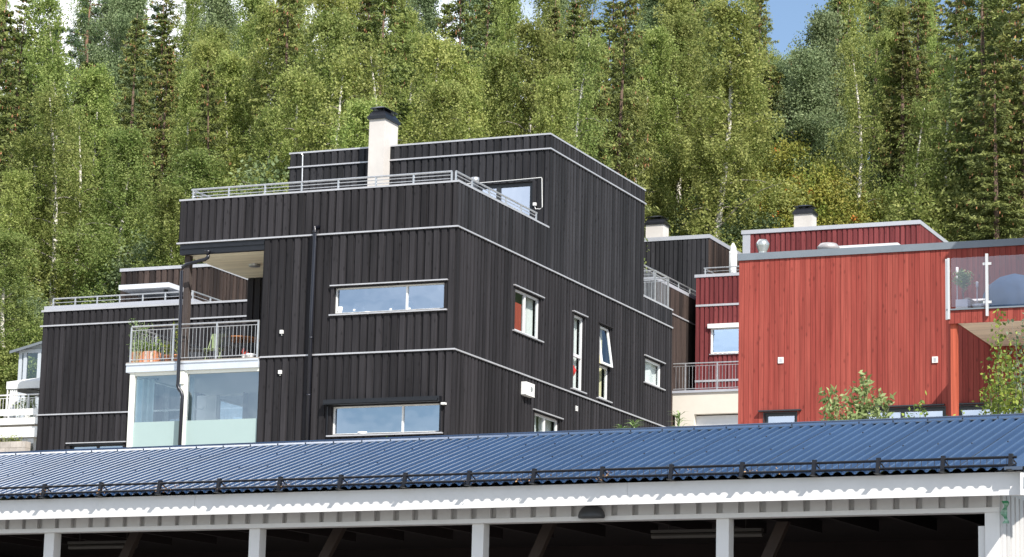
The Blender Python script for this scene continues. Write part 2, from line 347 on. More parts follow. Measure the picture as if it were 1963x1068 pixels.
def chimney(root, u0, u1, v0, v1, z0, z1, m=None, capz=.16):
    b = MB(); b.box(u0, u1, v0, v1, z0, z1); ch = b.build('chimney', m or WHITES, root)
    c = MB(); e = .05; c.box(u0-e, u1+e, v0-e, v1+e, z1-.012, z1+.075); t = .06; z2 = z1+.075; z3 = z2+capz
    lo = [(u0-e+.01, v0-e+.01, z2), (u1+e-.01, v0-e+.01, z2), (u1+e-.01, v1+e-.01, z2), (u0-e+.01, v1+e-.01, z2)]
    hi = [(u0+t, v0+t, z3), (u1-t, v0+t, z3), (u1-t, v1-t, z3), (u0+t, v1-t, z3)]
    for i in range(4): c.quad(lo[i], lo[(i+1) % 4], hi[(i+1) % 4], hi[i])
    c.poly(hi)
    for (a, b_) in ((u0+t+.02, v0+t+.02), (u1-t-.02, v0+t+.02), (u1-t-.02, v1-t-.02), (u0+t+.02, v1-t-.02)): c.tube([(a, b_, z3-.02), (a, b_, z3+.08)], .01, 5)
    c.box((u0+u1)/2-.05, (u0+u1)/2+.05, v0+t+.05, v1-t-.05, z3-.01, z3+.06)
    s = .0; zt = z3+.075
    lo = [(u0-s, v0-s, zt), (u1+s, v0-s, zt), (u1+s, v1+s, zt), (u0-s, v1+s, zt)]; cu, cv = (u0+u1)/2, (v0+v1)/2
    hi = [(cu-.05, v0+.14, zt+.07), (cu+.05, v0+.14, zt+.07), (cu+.05, v1-.14, zt+.07), (cu-.05, v1-.14, zt+.07)]
    for i in range(4): c.quad(lo[i], lo[(i+1) % 4], hi[(i+1) % 4], hi[i])
    c.poly(hi); c.poly([(x, y, z-.012) for x, y, z in lo][::-1])
    for i in range(4): c.quad(tuple(Vector(lo[i])-Vector((0, 0, .012))), tuple(Vector(lo[(i+1) % 4])-Vector((0, 0, .012))), lo[(i+1) % 4], lo[i])
    c.build('chimney_cap', BLACK, root, ch)
    return ch
def slab(root, u0, u1, v0, v1, z0, z1, m, name='roof', r=.5):
    b = MB(); b.box(u0, u1, v0, v1, z0, z1, r); return b.build(name, m, root)

# ------------------------------------------------------------------ terrain
def gz(x, y):
    ks = [(-80, -.5), (0, 0), (22, .6), (34, 1.0), (44, 4.6), (58, 7.4), (66, 8.2), (78, 9.6), (88, 11.2), (100, 13.9), (110, 18.0), (125, 24.5), (160, 37.5), (185, 42), (420, 46), (2500, 40)]
    for (a, b), (c, d) in zip(ks, ks[1:]):
        if y <= c:
            t = max(0, (y-a)/(c-a)); z = b+(d-b)*t; break
    else: z = ks[-1][1]
    if y > 95: z += .5*math.sin(x*.21+y*.13)+.35*math.sin(x*.07-y*.31)
    return z
GRASS = mat('grass_ground', (.075, .105, .03), .95, var=.5, vs_=.9, bump=.5)
def terrain():
    xs = list(np.linspace(-1500, -90, 12)) + list(np.linspace(-80, 80, 65)) + list(np.linspace(90, 1500, 12))
    ys = list(np.linspace(-300, -10, 8)) + list(np.linspace(0, 190, 77)) + list(np.linspace(210, 2500, 20))
    v = [(x, y, gz(x, y)) for y in ys for x in xs]; n = len(xs)
    f = [(j*n+i, j*n+i+1, (j+1)*n+i+1, (j+1)*n+i) for j in range(len(ys)-1) for i in range(n-1)]
    me = bpy.data.meshes.new('ground'); me.from_pydata(v, [], f); me.materials.append(GRASS); me.polygons.foreach_set('use_smooth', [True]*len(f))
    o = bpy.data.objects.new('ground', me); C.objects.link(o); tag(o, kind='structure')
terrain()
YARD = mat('asphalt_yard', (.16, .155, .15), .95, var=.2, vs_=.6, bump=.2)
me = bpy.data.meshes.new('parking_yard'); ys_ = [-120, -60, -30, -10, 0, 10, 22, 34]
me.from_pydata([(x, y, gz(0, y)+.03) for y in ys_ for x in (-120, 120)], [], [(2*j, 2*j+1, 2*j+3, 2*j+2) for j in range(len(ys_)-1)]); me.materials.append(YARD)
yo = bpy.data.objects.new('parking_yard', me); C.objects.link(yo); tag(yo, kind='structure')
BOUNCE = mat('bounce_gravel', (.36, .34, .31), .95, var=.25, vs_=3, bump=.3)  # pale ground sheet added out of view to bounce light onto the soffits
xs_ = np.linspace(-38, 38, 39); ys_ = np.linspace(47, 97, 51)
me = bpy.data.meshes.new('bounce_yard'); me.from_pydata([(x, y, gz(x, y)+.035) for y in ys_ for x in xs_], [], [(j*39+i, j*39+i+1, (j+1)*39+i+1, (j+1)*39+i) for j in range(50) for i in range(38)]); me.materials.append(BOUNCE)
yo = bpy.data.objects.new('bounce_yard', me); C.objects.link(yo); tag(yo, kind='structure')

# ================================================================== the black house in the middle
uc, vF, _z = H.D(875, 440, 66.0)                     # its main corner
vT = 64.82; uL = -34.60; vE = 74.67; vTE = 72.16      # tower front, left edge, rear ends
zB1, zB2, zCap, zT, zTB = 11.87, 14.94, 16.04, 18.61, 18.24
gB = gz(*H.world(uc, vF, 0).xy)-.4
BH = Root('black_house', H, uc, vF, gB, 'large charcoal timber house in the centre with roof terrace, penthouse and tall white chimney', 'house')
uR = -32.09                                           # where the solid front ends and the balcony begins
def hx(x, y, v): return H.V(x, y, v)[0]
# windows on the front
def rectF(x0, x1, yT, yB, v):
    xm = (x0+x1)/2; ym = (yT+yB)/2
    return hx(x0, ym, v), hx(x1, ym, v), H.V(xm, yB, v)[1], H.V(xm, yT, v)[1]
wa = rectF(641, 852, 546.5, 596.5, vF); wb = rectF(636, 843, 776, 830.5, vF)
wall(BH, 'F', vF, uR, uc, gB, zB1, BW, holes=[wb], seed=1)
wall(BH, 'F', vF, uR, uc, zB1, zB2, BW, holes=[wa], seed=2)
wall(BH, 'F', vF, uL, uc, zB2, zCap, BW, seed=3)
# side
def sideY(x, y): return H.S(x, y, uc)
def rectS(x0, x1, headL, headR, zb):
    v0, _ = sideY(x0, (headL[1]+headR[1])/2+20); v1, _ = sideY(x1, (headL[1]+headR[1])/2+20)
    zt = (sideY(*headL)[1]+sideY(*headR)[1])/2 - .06
    return (v0, v1, zb, zt)
def zs(p, q): return (sideY(*p)[1]+sideY(*q)[1])/2+.05
s1 = rectS(985, 1035, (982.4, 545.8), (1043.5, 572.6), zs((980.7, 634.2), (1044, 659.8)))
s2 = rectS(1098, 1119, (1097.6, 595.7), (1126.8, 609.9), zs((1096.4, 746.7), (1121.4, 756.4)))
s3 = rectS(1147.5, 1168, (1146.8, 618.1), (1175.5, 630.6), zs((1146.3, 764.5), (1169.4, 773.5)))
s4 = rectS(1235, 1268, (1236, 681.4), (1274.5, 698.2), zs((1233.6, 734.3), (1274.5, 750.2)))
t5 = rectS(1022, 1071, (1020.4, 783.8), (1081.2, 805.4), 0); s5 = (t5[0], t5[1], t5[3]-1.25, t5[3])
v6 = sideY(1133, 850)[0]; s6 = (v6, v6+1.1, sideY(1144, 829)[1]-1.2, sideY(1144, 829)[1]-.06)
wall(BH, 'S', uc, vF, vE, gB, zB1, BW, holes=[s5, s6], seed=4)
wall(BH, 'S', uc, vF, vE, zB1, zB2, BW, holes=[s1, s2, s3, s4], seed=5)
zRb = sideY(1240, 573)[1]                             # parapet of the rear balcony
wall(BH, 'S', uc, vF, vT, zB2, zCap, BWG, seed=6)
wall(BH, 'S', uc, vT, vTE, zB2, zTB, BWG, seed=7)
wall(BH, 'S', uc, vTE, vE, zB2, zRb, BWG, seed=8)
wall(BH, 'S', uc, vT, vTE, zTB, zT, BWG, seed=9)
# tower front with terrace door
td = rectF(915, 1021, 352, 432, vT); td = (td[0], td[1], zCap-.55, td[3])
wall(BH, 'F', vT, uL, uc, zCap-.6, zTB, BWG, holes=[td], seed=10)
wall(BH, 'F', vT, uL, uc, zTB, zT, BWG, seed=11)
# rears, left sides, roofs
wall(BH, 'L', uL, vF, vE, zB2, zCap, BW, seed=12)
wall(BH, 'L', uL, vT, vTE, zCap, zT, BW, seed=13)
slab(BH, uL+.01, uc-.01, vTE, vTE+.03, zB2, zT, BW, 'wall'); slab(BH, uL+.01, uc-.01, vE-.04, vE-.01, gB, zRb, BW, 'wall')
slab(BH, uL+.02, uc-.02, vF+.02, vE-.05, zCap-.75, zCap-.6, FLASHD); slab(BH, uL+.02, uc-.02, vT+.02, vTE, zT-.25, zT-.12, FLASHD)
# parapet caps
def cap(root, pts_boxes, m=FLASH, name='parapet_cap'):
    mb = MB()
    for (a, b, c, d, z0, z1) in pts_boxes: mb.box(a, b, c, d, z0, z1)
    return mb.build(name, m, root)
e = .05; iw = .24
cap(BH, [(uL-e, uc+e, vF-e, vF+iw, zCap, zCap+.045), (uc-iw, uc+e, vF+iw, vT-.01, zCap, zCap+.045), (uL-e, uL+iw, vF+iw, vT-.01, zCap, zCap+.045)])
cap(BH, [(uL-e, uc+e, vT-e, vT+iw, zT, zT+.045), (uc-iw, uc+e, vT+iw, vTE+e, zT, zT+.045), (uL-e, uL+iw, vT+iw, vTE+e, zT, zT+.045)])
cap(BH, [(uc-iw, uc+e, vTE+.0, vE+e, zRb, zRb+.045)])
slab(BH, uL+iw, uL+iw+.02, vF+iw, vT, zCap-.6, zCap, DARK, 'parapet_lining'); slab(BH, uL+iw, uc-iw, vF+iw-.02, vF+iw, zCap-.6, zCap, DARK, 'parapet_lining')
# belts
def belt(root, z, front=None, side=None, left=None, v=None, u=None, h=.038, out=.075, m=FLASH):
    mb = MB()
    if front: mb.box(front[0], front[1]+(out if side else 0), v-out, v+.02, z-h, z)
    if side: mb.box(u-.02, u+out, side[0] + (.0 if not front else .02), side[1], z-h, z)
    if left: mb.box(left[2]-out, left[2]+.02, left[0], left[1], z-h, z)
    mb.build('belt_flashing', m, root)
def under(root, z, front, side, v, u):                # the black ventilation slot board under a belt
    mb = MB()
    if front: mb.box(front[0], front[1], v-.05, v+.01, z-.13, z-.04)
    if side: mb.box(u-.01, u+.05, side[0]+.02, side[1], z-.10, z-.04)
    mb.build('belt_board', BLACK, root)
belt(BH, zB2, (uL-.06, uc), (vF, vE), v=vF, u=uc); belt(BH, zB1, (uR, uc), (vF, vE), v=vF, u=uc); belt(BH, zTB, (uL-.06, uc), (vT, vTE+.05), v=vT, u=uc)
# overhang beam and soffit over the balcony
vS = 62.45; zSo = H.V(355, 487, vF)[1]
mb = MB(); mb.box(uL+.02, uR-.02, vF-.02, vF+.12, zSo-.02, zB2-.04); mb.box(uL+.04, uR-.02, vF-.045, vF-.02, zSo+.12, zB2-.1); mb.build('overhang_beam', BLACK, BH)
mb = MB(); n = 24
for i in range(n):
    a = vF+.12+(vS-vF-.1)*i/n; mb.box(uL+.04, uR, a, a+(vS-vF-.1)/n-.008, zSo, zSo+.03, random.random())
mb.build('soffit', SOFF, BH)
slab(BH, uL+.03, uR, vF+.12, vE-.05, zSo+.04, zSo+.2, DARK, 'floor_slab'); slab(BH, uL, uL+.04, vS, vE, zSo+.1, zB2, BW, 'overhang_beam')
# recess: side wall, rear wall of the loggia, rear body
u476 = hx(477, 560, vS)
wall(BH, 'L', uR, vF, vS, gB, zSo, BW, seed=14)
wall(BH, 'F', vS, u476, uR, zB1, zSo, BW, seed=15)
wall(BH, 'L', u476, vS, vE, gB, zSo, BW, seed=16)
# soffit lamp
p = H.Z(488, 507, zSo); mb = MB(); mb.lathe((p[0], p[1], zSo-.07), [(.05, 0), (.15, .012), (.16, .07)], 18); mb.build('ceiling_lamp', GALV, BH)
# front windows
window(BH, 'F', vF, *wa, mull=[hx(777, 570, vF)], rec=.10, ext=.10, fw=.034)
window(BH, 'F', vF, *wb, mull=[hx(769, 800, vF)], rec=.10, ext=.10, head=False, fw=.034)
awn = MB(); awn.box(wb[0]-.16, wb[1]+.06, vF-.2, vF-.025, wb[3]+.02, wb[3]+.15); awn.box(wb[0]-.12, wb[1]+.02, vF-.235, vF-.2, wb[3]+.04, wb[3]+.10)
awn.box(wb[0]-.11, wb[0]-.085, vF-.06, vF-.03, wb[2]-.04, wb[3]); awn.box(wb[1]+.03, wb[1]+.05, vF-.06, vF-.03, wb[2]-.04, wb[3]); awn.build('awning_box', BLACK, BH)
mb = MB(); mb.box(wb[1]+.08, wb[1]+.19, vF-.14, vF-.03, wb[3]-.06, wb[3]-.01); mb.build('awning_motor', WHITE, BH)
# room shell behind the windows: pale inner floor, dark inside
slab(BH, uR+.05, uc-.05, vF+.30, vF+.34, gB, zB2-.1, INT, 'inner_wall')
slab(BH, uR+.05, uc-.45, vF+.12, vF+.3, wa[2]-.09, wa[2]-.03, WHITE, 'window_shelf'); slab(BH, uR+.05, uc-.45, vF+.12, vF+.3, wb[2]-.09, wb[2]-.03, WHITE, 'window_shelf')
slab(BH, uc-.62, uc-.58, vF+.4, vE-.1, gB, zB2-.1, mat('pale_room', (.35, .35, .33), .9), 'inner_wall')
# side windows
WF = mat('window_white', (.74, .75, .75), .45)
f1 = window(BH, 'S', uc, *s1, mull=[(s1[0]*.52+s1[1]*.48)], rec=.06, ext=.14, fm=WF, pane=GLS)
f2 = window(BH, 'S', uc, *s2, transom=(s2[2]*.54+s2[3]*.46), rec=.06, ext=.12, fm=WF, pane=GLS)
f3 = window(BH, 'S', uc, s3[0], s3[1], s3[2], s3[2]*.54+s3[3]*.46, rec=.06, ext=.12, fm=WF, head=False, pane=GLS)
f4 = window(BH, 'S', uc, *s4, rec=.06, ext=.14, fm=WF, pane=GLS)
f5 = window(BH, 'S', uc, *s5, mull=[(s5[0]+s5[1])/2], rec=.06, ext=.14, fm=WF, pane=GLS)
f6 = window(BH, 'S', uc, *s6, rec=.06, ext=.14, fm=WF, pane=GLS)
# the open top-hung sash
zt, zm = s3[3], s3[2]*.54+s3[3]*.46
mb = MB(); bx(mb, 'S', uc, s3[0]-.12, s3[1]+.12, -.02, .09, zt+.035, zt+.065); bx(mb, 'S', uc, s3[0]-.03, s3[0], -.1, .03, zm, zt); bx(mb, 'S', uc, s3[1], s3[1]+.03, -.1, .03, zm, zt); fr = mb.build('window', BW, BH)
tilt = .16; mb = MB(); gl_ = MB(); fw = .06
def sp(a, s_, th):                                     # s_ 0 at hinge .. 1 at bottom
    return (uc-.06+tilt*s_+th, a, zt-(zt-zm)*s_)
def beam(a0_, a1_, q0, q1):
    P_ = [sp(a0_, q0, -.02), sp(a1_, q0, -.02), sp(a1_, q1, -.02), sp(a0_, q1, -.02)]; Q_ = [(x+.05, y, z) for x, y, z in P_]
    mb.poly(P_); mb.poly(Q_)
    for i in range(4): mb.quad(P_[i], P_[(i+1) % 4], Q_[(i+1) % 4], Q_[i])
k = fw/(zt-zm)
beam(s3[0], s3[0]+fw, 0, 1); beam(s3[1]-fw, s3[1], 0, 1); beam(s3[0]+fw, s3[1]-fw, 0, k); beam(s3[0]+fw, s3[1]-fw, 1-k, 1)
sa = mb.build('sash', WF, BH, fr)
gl_.quad(sp(s3[0]+fw, k, 0), sp(s3[1]-fw, k, 0), sp(s3[1]-fw, 1-k, 0), sp(s3[0]+fw, 1-k, 0)); gl_.build('pane', GLS, BH, fr)
# curtains behind the side windows
def curtain(v0, v1, z0, z1, m, d=.3, name='curtain', par=None, waves=9):
    mb = MB(); n = 40
    for i in range(n):
        a, b = v0+(v1-v0)*i/n, v0+(v1-v0)*(i+1)/n; f = lambda q: uc-d+.03*math.sin(q*2*PI*waves/(v1-v0))
        mb.quad((f(a), a, z0), (f(b), b, z0), (f(b), b, z1), (f(a), a, z1), i/n)
    return mb.build(name, m, BH, par, smooth=True)
L1 = s1[1]-s1[0]
curtain(s1[0]+.05, s1[0]+L1*.46, s1[2]+.02, s1[2]+(s1[3]-s1[2])*.72, REDC, .14, par=f1); curtain(s1[0]+L1*.75, s1[1], s1[2], s1[3], CURT, .22, par=f1)
curtain(s2[0]+.25*(s2[1]-s2[0]), s2[1]-.02, s2[2], s2[3], CURT, .22, par=f2, waves=4)
curtain(s3[0]+.02, s3[1]-.02, s3[2], s3[3], mat('cream_curtain', (.75, .68, .45), .8), .22, par=f3, waves=4)
curtain(s4[0]-.05, s4[1]+.05, s4[2]-.02, s4[3]+.02, mat('white_blind', (.88, .88, .87), .8, var=.12, vs_=9), .17, par=f4, waves=2)
curtain(s5[0], s5[0]+(s5[1]-s5[0])*.42, s5[2], s5[3], CURT, .2, par=f5, waves=2); curtain(s5[0]+(s5[1]-s5[0])*.52, s5[1], s5[2], s5[3], CURT, .26, par=f5, waves=5)
# terrace door
fd = window(BH, 'F', vT, *td, mull=[hx(954, 390, vT)], rec=.05, ext=.03, fm=DARK, fw=.10, sill=False, headm=DARK, led=.04, pane=GL)
mb = MB(); mb.tube([(a, vT-.04, b) for a, b in [H.V(891, 353.5, vT), H.V(931, 350.5, vT), H.V(985, 346, vT), H.V(1038.5, 341, vT), H.V(1040, 343, vT), H.V(1040.5, 398, vT), H.V(1036, 401.5, vT), H.V(1027.5, 401, vT), H.V(1026, 395, vT)]], .011, 6); mb.build('cable', WHITE, BH)
q = H.V(1026.5, 393, vT); mb = MB(); mb.box(q[0]-.04, q[0]+.04, vT-.09, vT-.02, q[1]-.03, q[1]+.05); mb.build('socket_box', WHITE, BH)
mb = MB(); mb.tube([(a, vT-.05, b) for a, b in [H.V(572, 294.5, vT), H.V(580, 295.5, vT), H.V(582, 299, vT), H.V(580.5, 368, vT)]], .02, 6); mb.build('conduit', GALV, BH)
q = H.V(911, 345, 62.); mb = MB(); mb.lathe((q[0], 62., zCap-.6), [(.085, 0), (.085, q[1]-zCap+.52), (.105, q[1]-zCap+.52), (.105, q[1]-zCap+.66), (.02, q[1]-zCap+.68)], 16); mb.build('vent_pipe', GALV, BH, smooth=True)
# chimney standing against the tower front
cR = hx(749.7, 277, vT); cL = hx(708, 240, 64.38)
chimney(BH, cL, cR, 64.38, 65.23, zCap-.6, H.S(738, 226, cR)[1])
# terrace railing
rb = zCap+.045; rh = .27; ri = .11; vfr = vF+ri
psF = [hx(x, 350, vfr) for x in (372, 440, 509, 579, 649, 720.7, 792.8, 865.9)]
psS = [sideY(x, 370)[0] for x in (912, 945.5, 978, 1007, 1036)]
railing(BH, [(psF[0]-.05, vfr), (uc-ri-.1, vfr)], rh, rb, posts=[(x, vfr) for x in psF], name='terrace_railing', top=.026, bar=.011)
railing(BH, [(uc-ri, vfr+.02), (uc-ri, psS[-1]+.04)], rh, rb, posts=[(uc-ri, vfr+.02)]+[(uc-ri, v) for v in psS], name='terrace_railing', top=.026, bar=.011)
railing(BH, [(psF[0]-.05, vfr), (psF[0]-.05, vT-.1)], rh, rb, posts=[(psF[0]-.05, vfr+i*1.2) for i in range(1, 5)], name='terrace_railing', top=.026, bar=.011)
# rear balcony railing (vertical bars) along the side and rear
zr1 = sideY(1233, 521)[1]
baluster(BH, (uc-.08, vTE+.05), (uc-.08, vE-.05), zRb+.04, zRb+1.0, [0, 1.25, vE-vTE-.12]); baluster(BH, (uc-.08, vE-.06), (uc-3.5, vE-.06), zRb+.04, zRb+1.0, [1.2, 2.4])
# downpipes
dp = mat('black_pipe', (.012, .013, .02), .3, .2, spec=.6)
def path(pts, v): return [(H.V(x, y, v)[0], v, H.V(x, y, v)[1]) for x, y in pts]
mb = MB(); pt = path([(606.5, 433), (603.5, 437), (603.3, 445), (597, 600), (588.5, 862)], vF-.14); pt[0] = (pt[0][0], vF+.02, pt[0][2]); mb.tube(pt, .052, 10)
for y in (447, 650, 760): q = H.V(603.3-(y-445)*.0374, y, vF-.14); mb.lathe((q[0], vF-.14, q[1]), [(.058, 0), (.064, .03), (.058, .06)], 10)
mb.build('downpipe', dp, BH, smooth=True)
vd = vF-.16
mb = MB(); mb.tube(path([(400, 489), (398, 494), (393, 497.5), (383, 500), (358, 507), (350, 512), (348.5, 520), (341.5, 730), (340.5, 739), (343, 746), (348, 752), (349.5, 760), (344, 862)], vd), .047, 10)
pa = path([(398, 488)], vd)[0]; mb.lathe((pa[0], vd, pa[2]), [(.05, 0), (.085, .06), (.09, .1)], 12)
mb.build('downpipe', dp, BH, smooth=True)
# small boxes, grilles and the vent on the side
for (x, y) in ((542, 637), (539, 714)):
    q = H.V(x, y, vF); mb = MB(); mb.box(q[0]-.04, q[0]+.04, vF-.09, vF-.02, q[1]-.045, q[1]+.045); mb.tube([(q[0], vF-.05, q[1]-.045), (q[0], vF-.05, q[1]-.09)], .012, 6); mb.build('socket_box', WHITE, BH)
q0, q1 = sideY(997, 745), sideY(1014.5, 748); mb = MB(); zc = (q0[1]+q1[1])/2
mb.box(uc+.02, uc+.17, q0[0], q1[0]-.04, zc-.17, zc+.16); mb.box(uc+.02, uc+.19, q0[0]+.04, q1[0]-.07, zc-.19, zc-.17); vb = mb.build('vent_box', WHITE, BH)
mb = MB(); mb.lathe((uc+.17, (q0[0]+q1[0])/2+.12, zc), [(.01, 0)], 3)
mb = MB(); n = 16; cv = (q0[0]+q1[0])/2+.06; mb.poly([(uc+.174, cv+.07*math.cos(2*PI*i/n), zc+.07*math.sin(2*PI*i/n)) for i in range(n)]); mb.build('vent_outlet', GALV, BH, vb)
q = sideY(1103, 783); mb = MB()
for i in range(4): mb.box(uc+.02, uc+.045, q[0]-.09, q[0]+.09, q[1]-.07+i*.036, q[1]-.045+i*.036)
mb.build('vent_grille', WHITE, BH)
# balcony deck and glazed room below it
uD = hx(241.5, 697, vF-.05); zD = 11.86; vD = vF-.05; ztr = 11.63
mb = MB()
for i in range(26): a = vD+.0+i*.14; mb.box(uD, uR-.03, a, a+.132, zD-.03, zD, random.random())
mb.build('balcony_deck', mat('grey_deck', (.38, .34, .30), .8, rnd=.2), BH)
mb = MB(); mb.box(uD+.02, uR-.03, vD-.02, vD+.1, zD-.26, zD-.035); mb.box(uD+.02, uD+.1, vD+.1, vS+1.5, zD-.26, zD-.035); mb.box(uD+.02, uR-.03, vD-.045, vD-.02, zD-.075, zD-.035); mb.build('deck_fascia', mat('pale_metal_fascia', (.62, .66, .72), .35, .3, var=.1, vs_=2), BH)
baluster(BH, (hx(250, 660, vD), vD+.04), (uR-.08, vD+.04), zD, zD+.94, [0.0, hx(331, 655, vD)-hx(250, 660, vD), hx(414, 650, vD)-hx(250, 660, vD), uR-.08-hx(250, 660, vD)-.02])
baluster(BH, (hx(250, 660, vD), vD+.08), (hx(250, 660, vD), vS+1.2), zD, zD+.94, [1.2, 2.4])
mb = MB(); q = hx(358, 560, vF+.25); mb.box(q-.075, q+.075, vF+.2, vF+.36, zD, zSo, .8); mb.build('corner_post', mat('weathered_post', (.055, .042, .038), .8, var=.4, vs_=3, stretch=(9, 9, .5)), BH)
gL, gM0, gM1 = hx(247, 780, vF), hx(345.5, 780, vF), hx(356.5, 780, vF); zG = zD-.26
mb = MB(); mb.box(gL, gL+.13, vF-.02, vF+.12, gB, zG); mb.box(gM0, gM1, vF-.02, vF+.14, gB, zG); mb.box(gL+.13, gM0, vF, vF+.1, zG-.09, zG); mb.box(gM1, uR-.02, vF, vF+.1, zG-.09, zG); mb.box(gM0-.05, gM0+.1, vF-.05, vF-.02, zG-.35, zG-.02)
mb.box(gL, gL+.1, vF+.12, vF+3.3, zG-.09, zG); mb.box(gL, gL+.1, vF+3.2, vF+3.3, gB, zG); mb.build('glazed_room_frame', mat('cream_white_frame', (.76, .77, .70), .5), BH)
zFr = H.V(300, 808, vF)[1]
for (a, b) in ((gL+.13, gM0), (gM1, uR-.03)):
    mb = MB(); mb.quad((a, vF+.05, zFr), (b, vF+.05, zFr), (b, vF+.05, zG-.09), (a, vF+.05, zG-.09)); pg = mb.build('glass_panel', GLC, BH)
    mb = MB(); mb.box(a, b, vF+.04, vF+.06, gB, zFr); mb.build('frosted_panel', FROST, BH)
mb = MB(); mb.quad((gL+.05, vF+.12, gB), (gL+.05, vF+3.2, gB), (gL+.05, vF+3.2, zG-.09), (gL+.05, vF+.12, zG-.09)); mb.build('glass_panel', GLC, BH)
# inside the glazed room
slab(BH, gL+.1, uR-.03, vF+.12, vS+.3, zG-.06, zG-.02, mat('white_ceiling', (.74, .74, .72), .8), 'ceiling')
wr = (hx(415, 790, vS+.3), hx(470, 790, vS+.3), H.V(440, 812, vS+.3)[1], H.V(440, 755, vS+.3)[1])
wall(BH, 'F', vS+.3, gL-.2, uR-.03, gB, zG-.06, mat('pale_inner_wall', (.60, .61, .60), .8), holes=[wr], seed=17, flush=True, period=.3)
window(BH, 'F', vS+.3, *wr, rec=.04, head=False, sill=False, lining=WHITE)
mb = MB(); mb.tube([(gL+.13, vF+1.2, H.V(300, 787, vF+1.2)[1]), (gM0, vF+1.2, H.V(300, 787, vF+1.2)[1])], .018, 6); mb.build('inner_rail', WHITE, BH)
mb = MB()
for (x0, x1) in ((258, 296), (360, 372)):
    a0, a1 = hx(x0, 780, vF+.5), hx(x1, 780, vF+.5); n = 40
    for i in range(n):
        a, b = a0+(a1-a0)*i/n, a0+(a1-a0)*(i+1)/n; f = lambda t: vF+.5+.04*math.sin(t*38)
        mb.quad((a, f(a), gB), (b, f(b), gB), (b, f(b), zG-.1), (a, f(a), zG-.1), i/n)
mb.build('curtain', mat('sheer_curtain', (.62, .72, .74), .8, var=.1, vs_=6, stretch=(6, 6, .3)), BH, smooth=True)
mb = MB()
for x in (291, 297, 303): q = H.V(x, 724.5, vF+.7); mb.box(q[0]-.035, q[0]+.02, vF+.68, vF+.72, q[1]-.06, q[1]+.03)
mb.build('ceiling_hanger', DARK, BH)
# ---- things on the window shelves (seen through the glass)
OR = mat('white_ceramic', (.85, .85, .84), .4)
def vase(name, x, y, h, prof, label, cat, v, zb, m=OR, n=14, group=None):
    u = hx(x, y, v); mb = MB(); mb.lathe((0, 0, 0), [(r*1.0, z*h) for r, z in prof], n); o = mb.build(name, m, smooth=True)
    o.location = H.world(u, v, zb); o.rotation_euler = (0, 0, AZ); tag(o, label, cat, group); return o
P_cup = [(.10, 0), (.12, .5), (.13, 1)]; P_cone = [(.07, 0), (.03, .6), (.004, 1)]; P_vase = [(.05, 0), (.09, .35), (.035, .8), (.06, 1)]; P_ball = [(.03, 0), (.075, .2), (.09, .45), (.05, .7), (.03, .8), (.012, 1)]
vs1 = vF+.2; za = wa[2]-.03
vase('flower_pot', 653, 585, .22, P_cup, 'white flower pot at the left end of the upper long window shelf', 'pot', vs1, za)
vase('orchid_vase', 682, 585, .30, P_ball, 'round pale bouquet vase in the left third of the upper long window', 'vase', vs1, za)
vase('figurine', 697, 585, .27, P_cone, 'slim white figurine beside the round vase in the upper long window', 'ornament', vs1, za)
vase('tea_light', 707, 588, .07, P_cup, 'low white tea light in the middle of the upper long window shelf', 'candle holder', vs1, za)
vase('ceramic_house', 752, 580, .24, P_ball, 'white domed ornament just left of the mullion in the upper long window', 'ornament', vs1, za)
vase('jug', 788, 575, .28, P_vase, 'tall white jug just right of the mullion in the upper long window', 'jug', vs1, za)
vase('pointed_ornament', 827, 580, .22, P_cone, 'small pointed white ornament near the right end of the upper long window', 'ornament', vs1, za)
zb_ = wb[2]-.03
vase('planter', 697, 825, .10, [(.14, 0), (.16, 1)], 'low white planter inside the lower long window left of its mullion', 'planter', vs1, zb_)
vase('teapot', 783, 822, .13, P_ball, 'small white pot inside the lower long window right of its mullion', 'pot', vs1, zb_)
o = vase('red_ornament', 1104, 715, .34, [(.02, 0), (.09, .3), (.12, .6), (.05, 1)], 'red heart-like ornament behind the narrow side window', 'ornament', sideY(1103, 715)[0], 0, m=RED)
q = sideY(1104, 722); o.location = H.world(uc-.17, q[0]+.12, q[1])
o = vase('window_plant_pot', 1104, 715, .25, P_vase, 'white bottle vase standing under the red ornament in the narrow side window', 'vase', sideY(1103, 715)[0], 0)
q = sideY(1101, 745); o.location = H.world(uc-.17, q[0]+.2, q[1]-.05)

# ================================================================== the black house behind on the left
WD = H.D(160, 700, 83); vW = WD[1]; wl = hx(84.5, 620, vW); wr_ = hx(520, 600, vW)
gW = 9.0
WH = Root('black_terrace_house', H, wl, vW, gW, 'charcoal timber house set back on the left with low penthouse and white canopy', 'house')
zW2 = H.V(82.2, 624.8, vW)[1]; zW1 = H.V(75.3, 795, vW)[1]; zWc = H.V(200, 593, vW)[1]
ww = (hx(134, 870, vW), hx(236, 860, vW), H.V(180, 868, vW)[1]-.9, H.V(180, 852, vW)[1])
wall(WH, 'F', vW, wl, wr_, gW, zW1, BW, holes=[ww], seed=21); wall(WH, 'F', vW, wl, wr_, zW1, zW2, BW, seed=22); wall(WH, 'F', vW, wl, wr_, zW2, zWc, BW, seed=23)
wall(WH, 'L', wl, vW, vW+9, gW, zWc, BW, seed=24); slab(WH, wr_-.05, wr_, vW+.03, vW+9, gW, zWc, BW, 'wall'); slab(WH, wl+.02, wr_-.05, vW+.03, vW+9, zWc-.1, zWc-.02, FLASHD)
slab(WH, wl, wr_, vW+9, vW+9.04, gW, zWc, BW, 'wall'); slab(WH, wl+.1, wr_-.1, vW+1, vW+1.05, gW, zWc-.12, INT, 'inner_wall')
belt(WH, zW2, (wl-.1, wr_), v=vW, h=.045); belt(WH, zW1, (wl-.06, wr_), v=vW, h=.04)
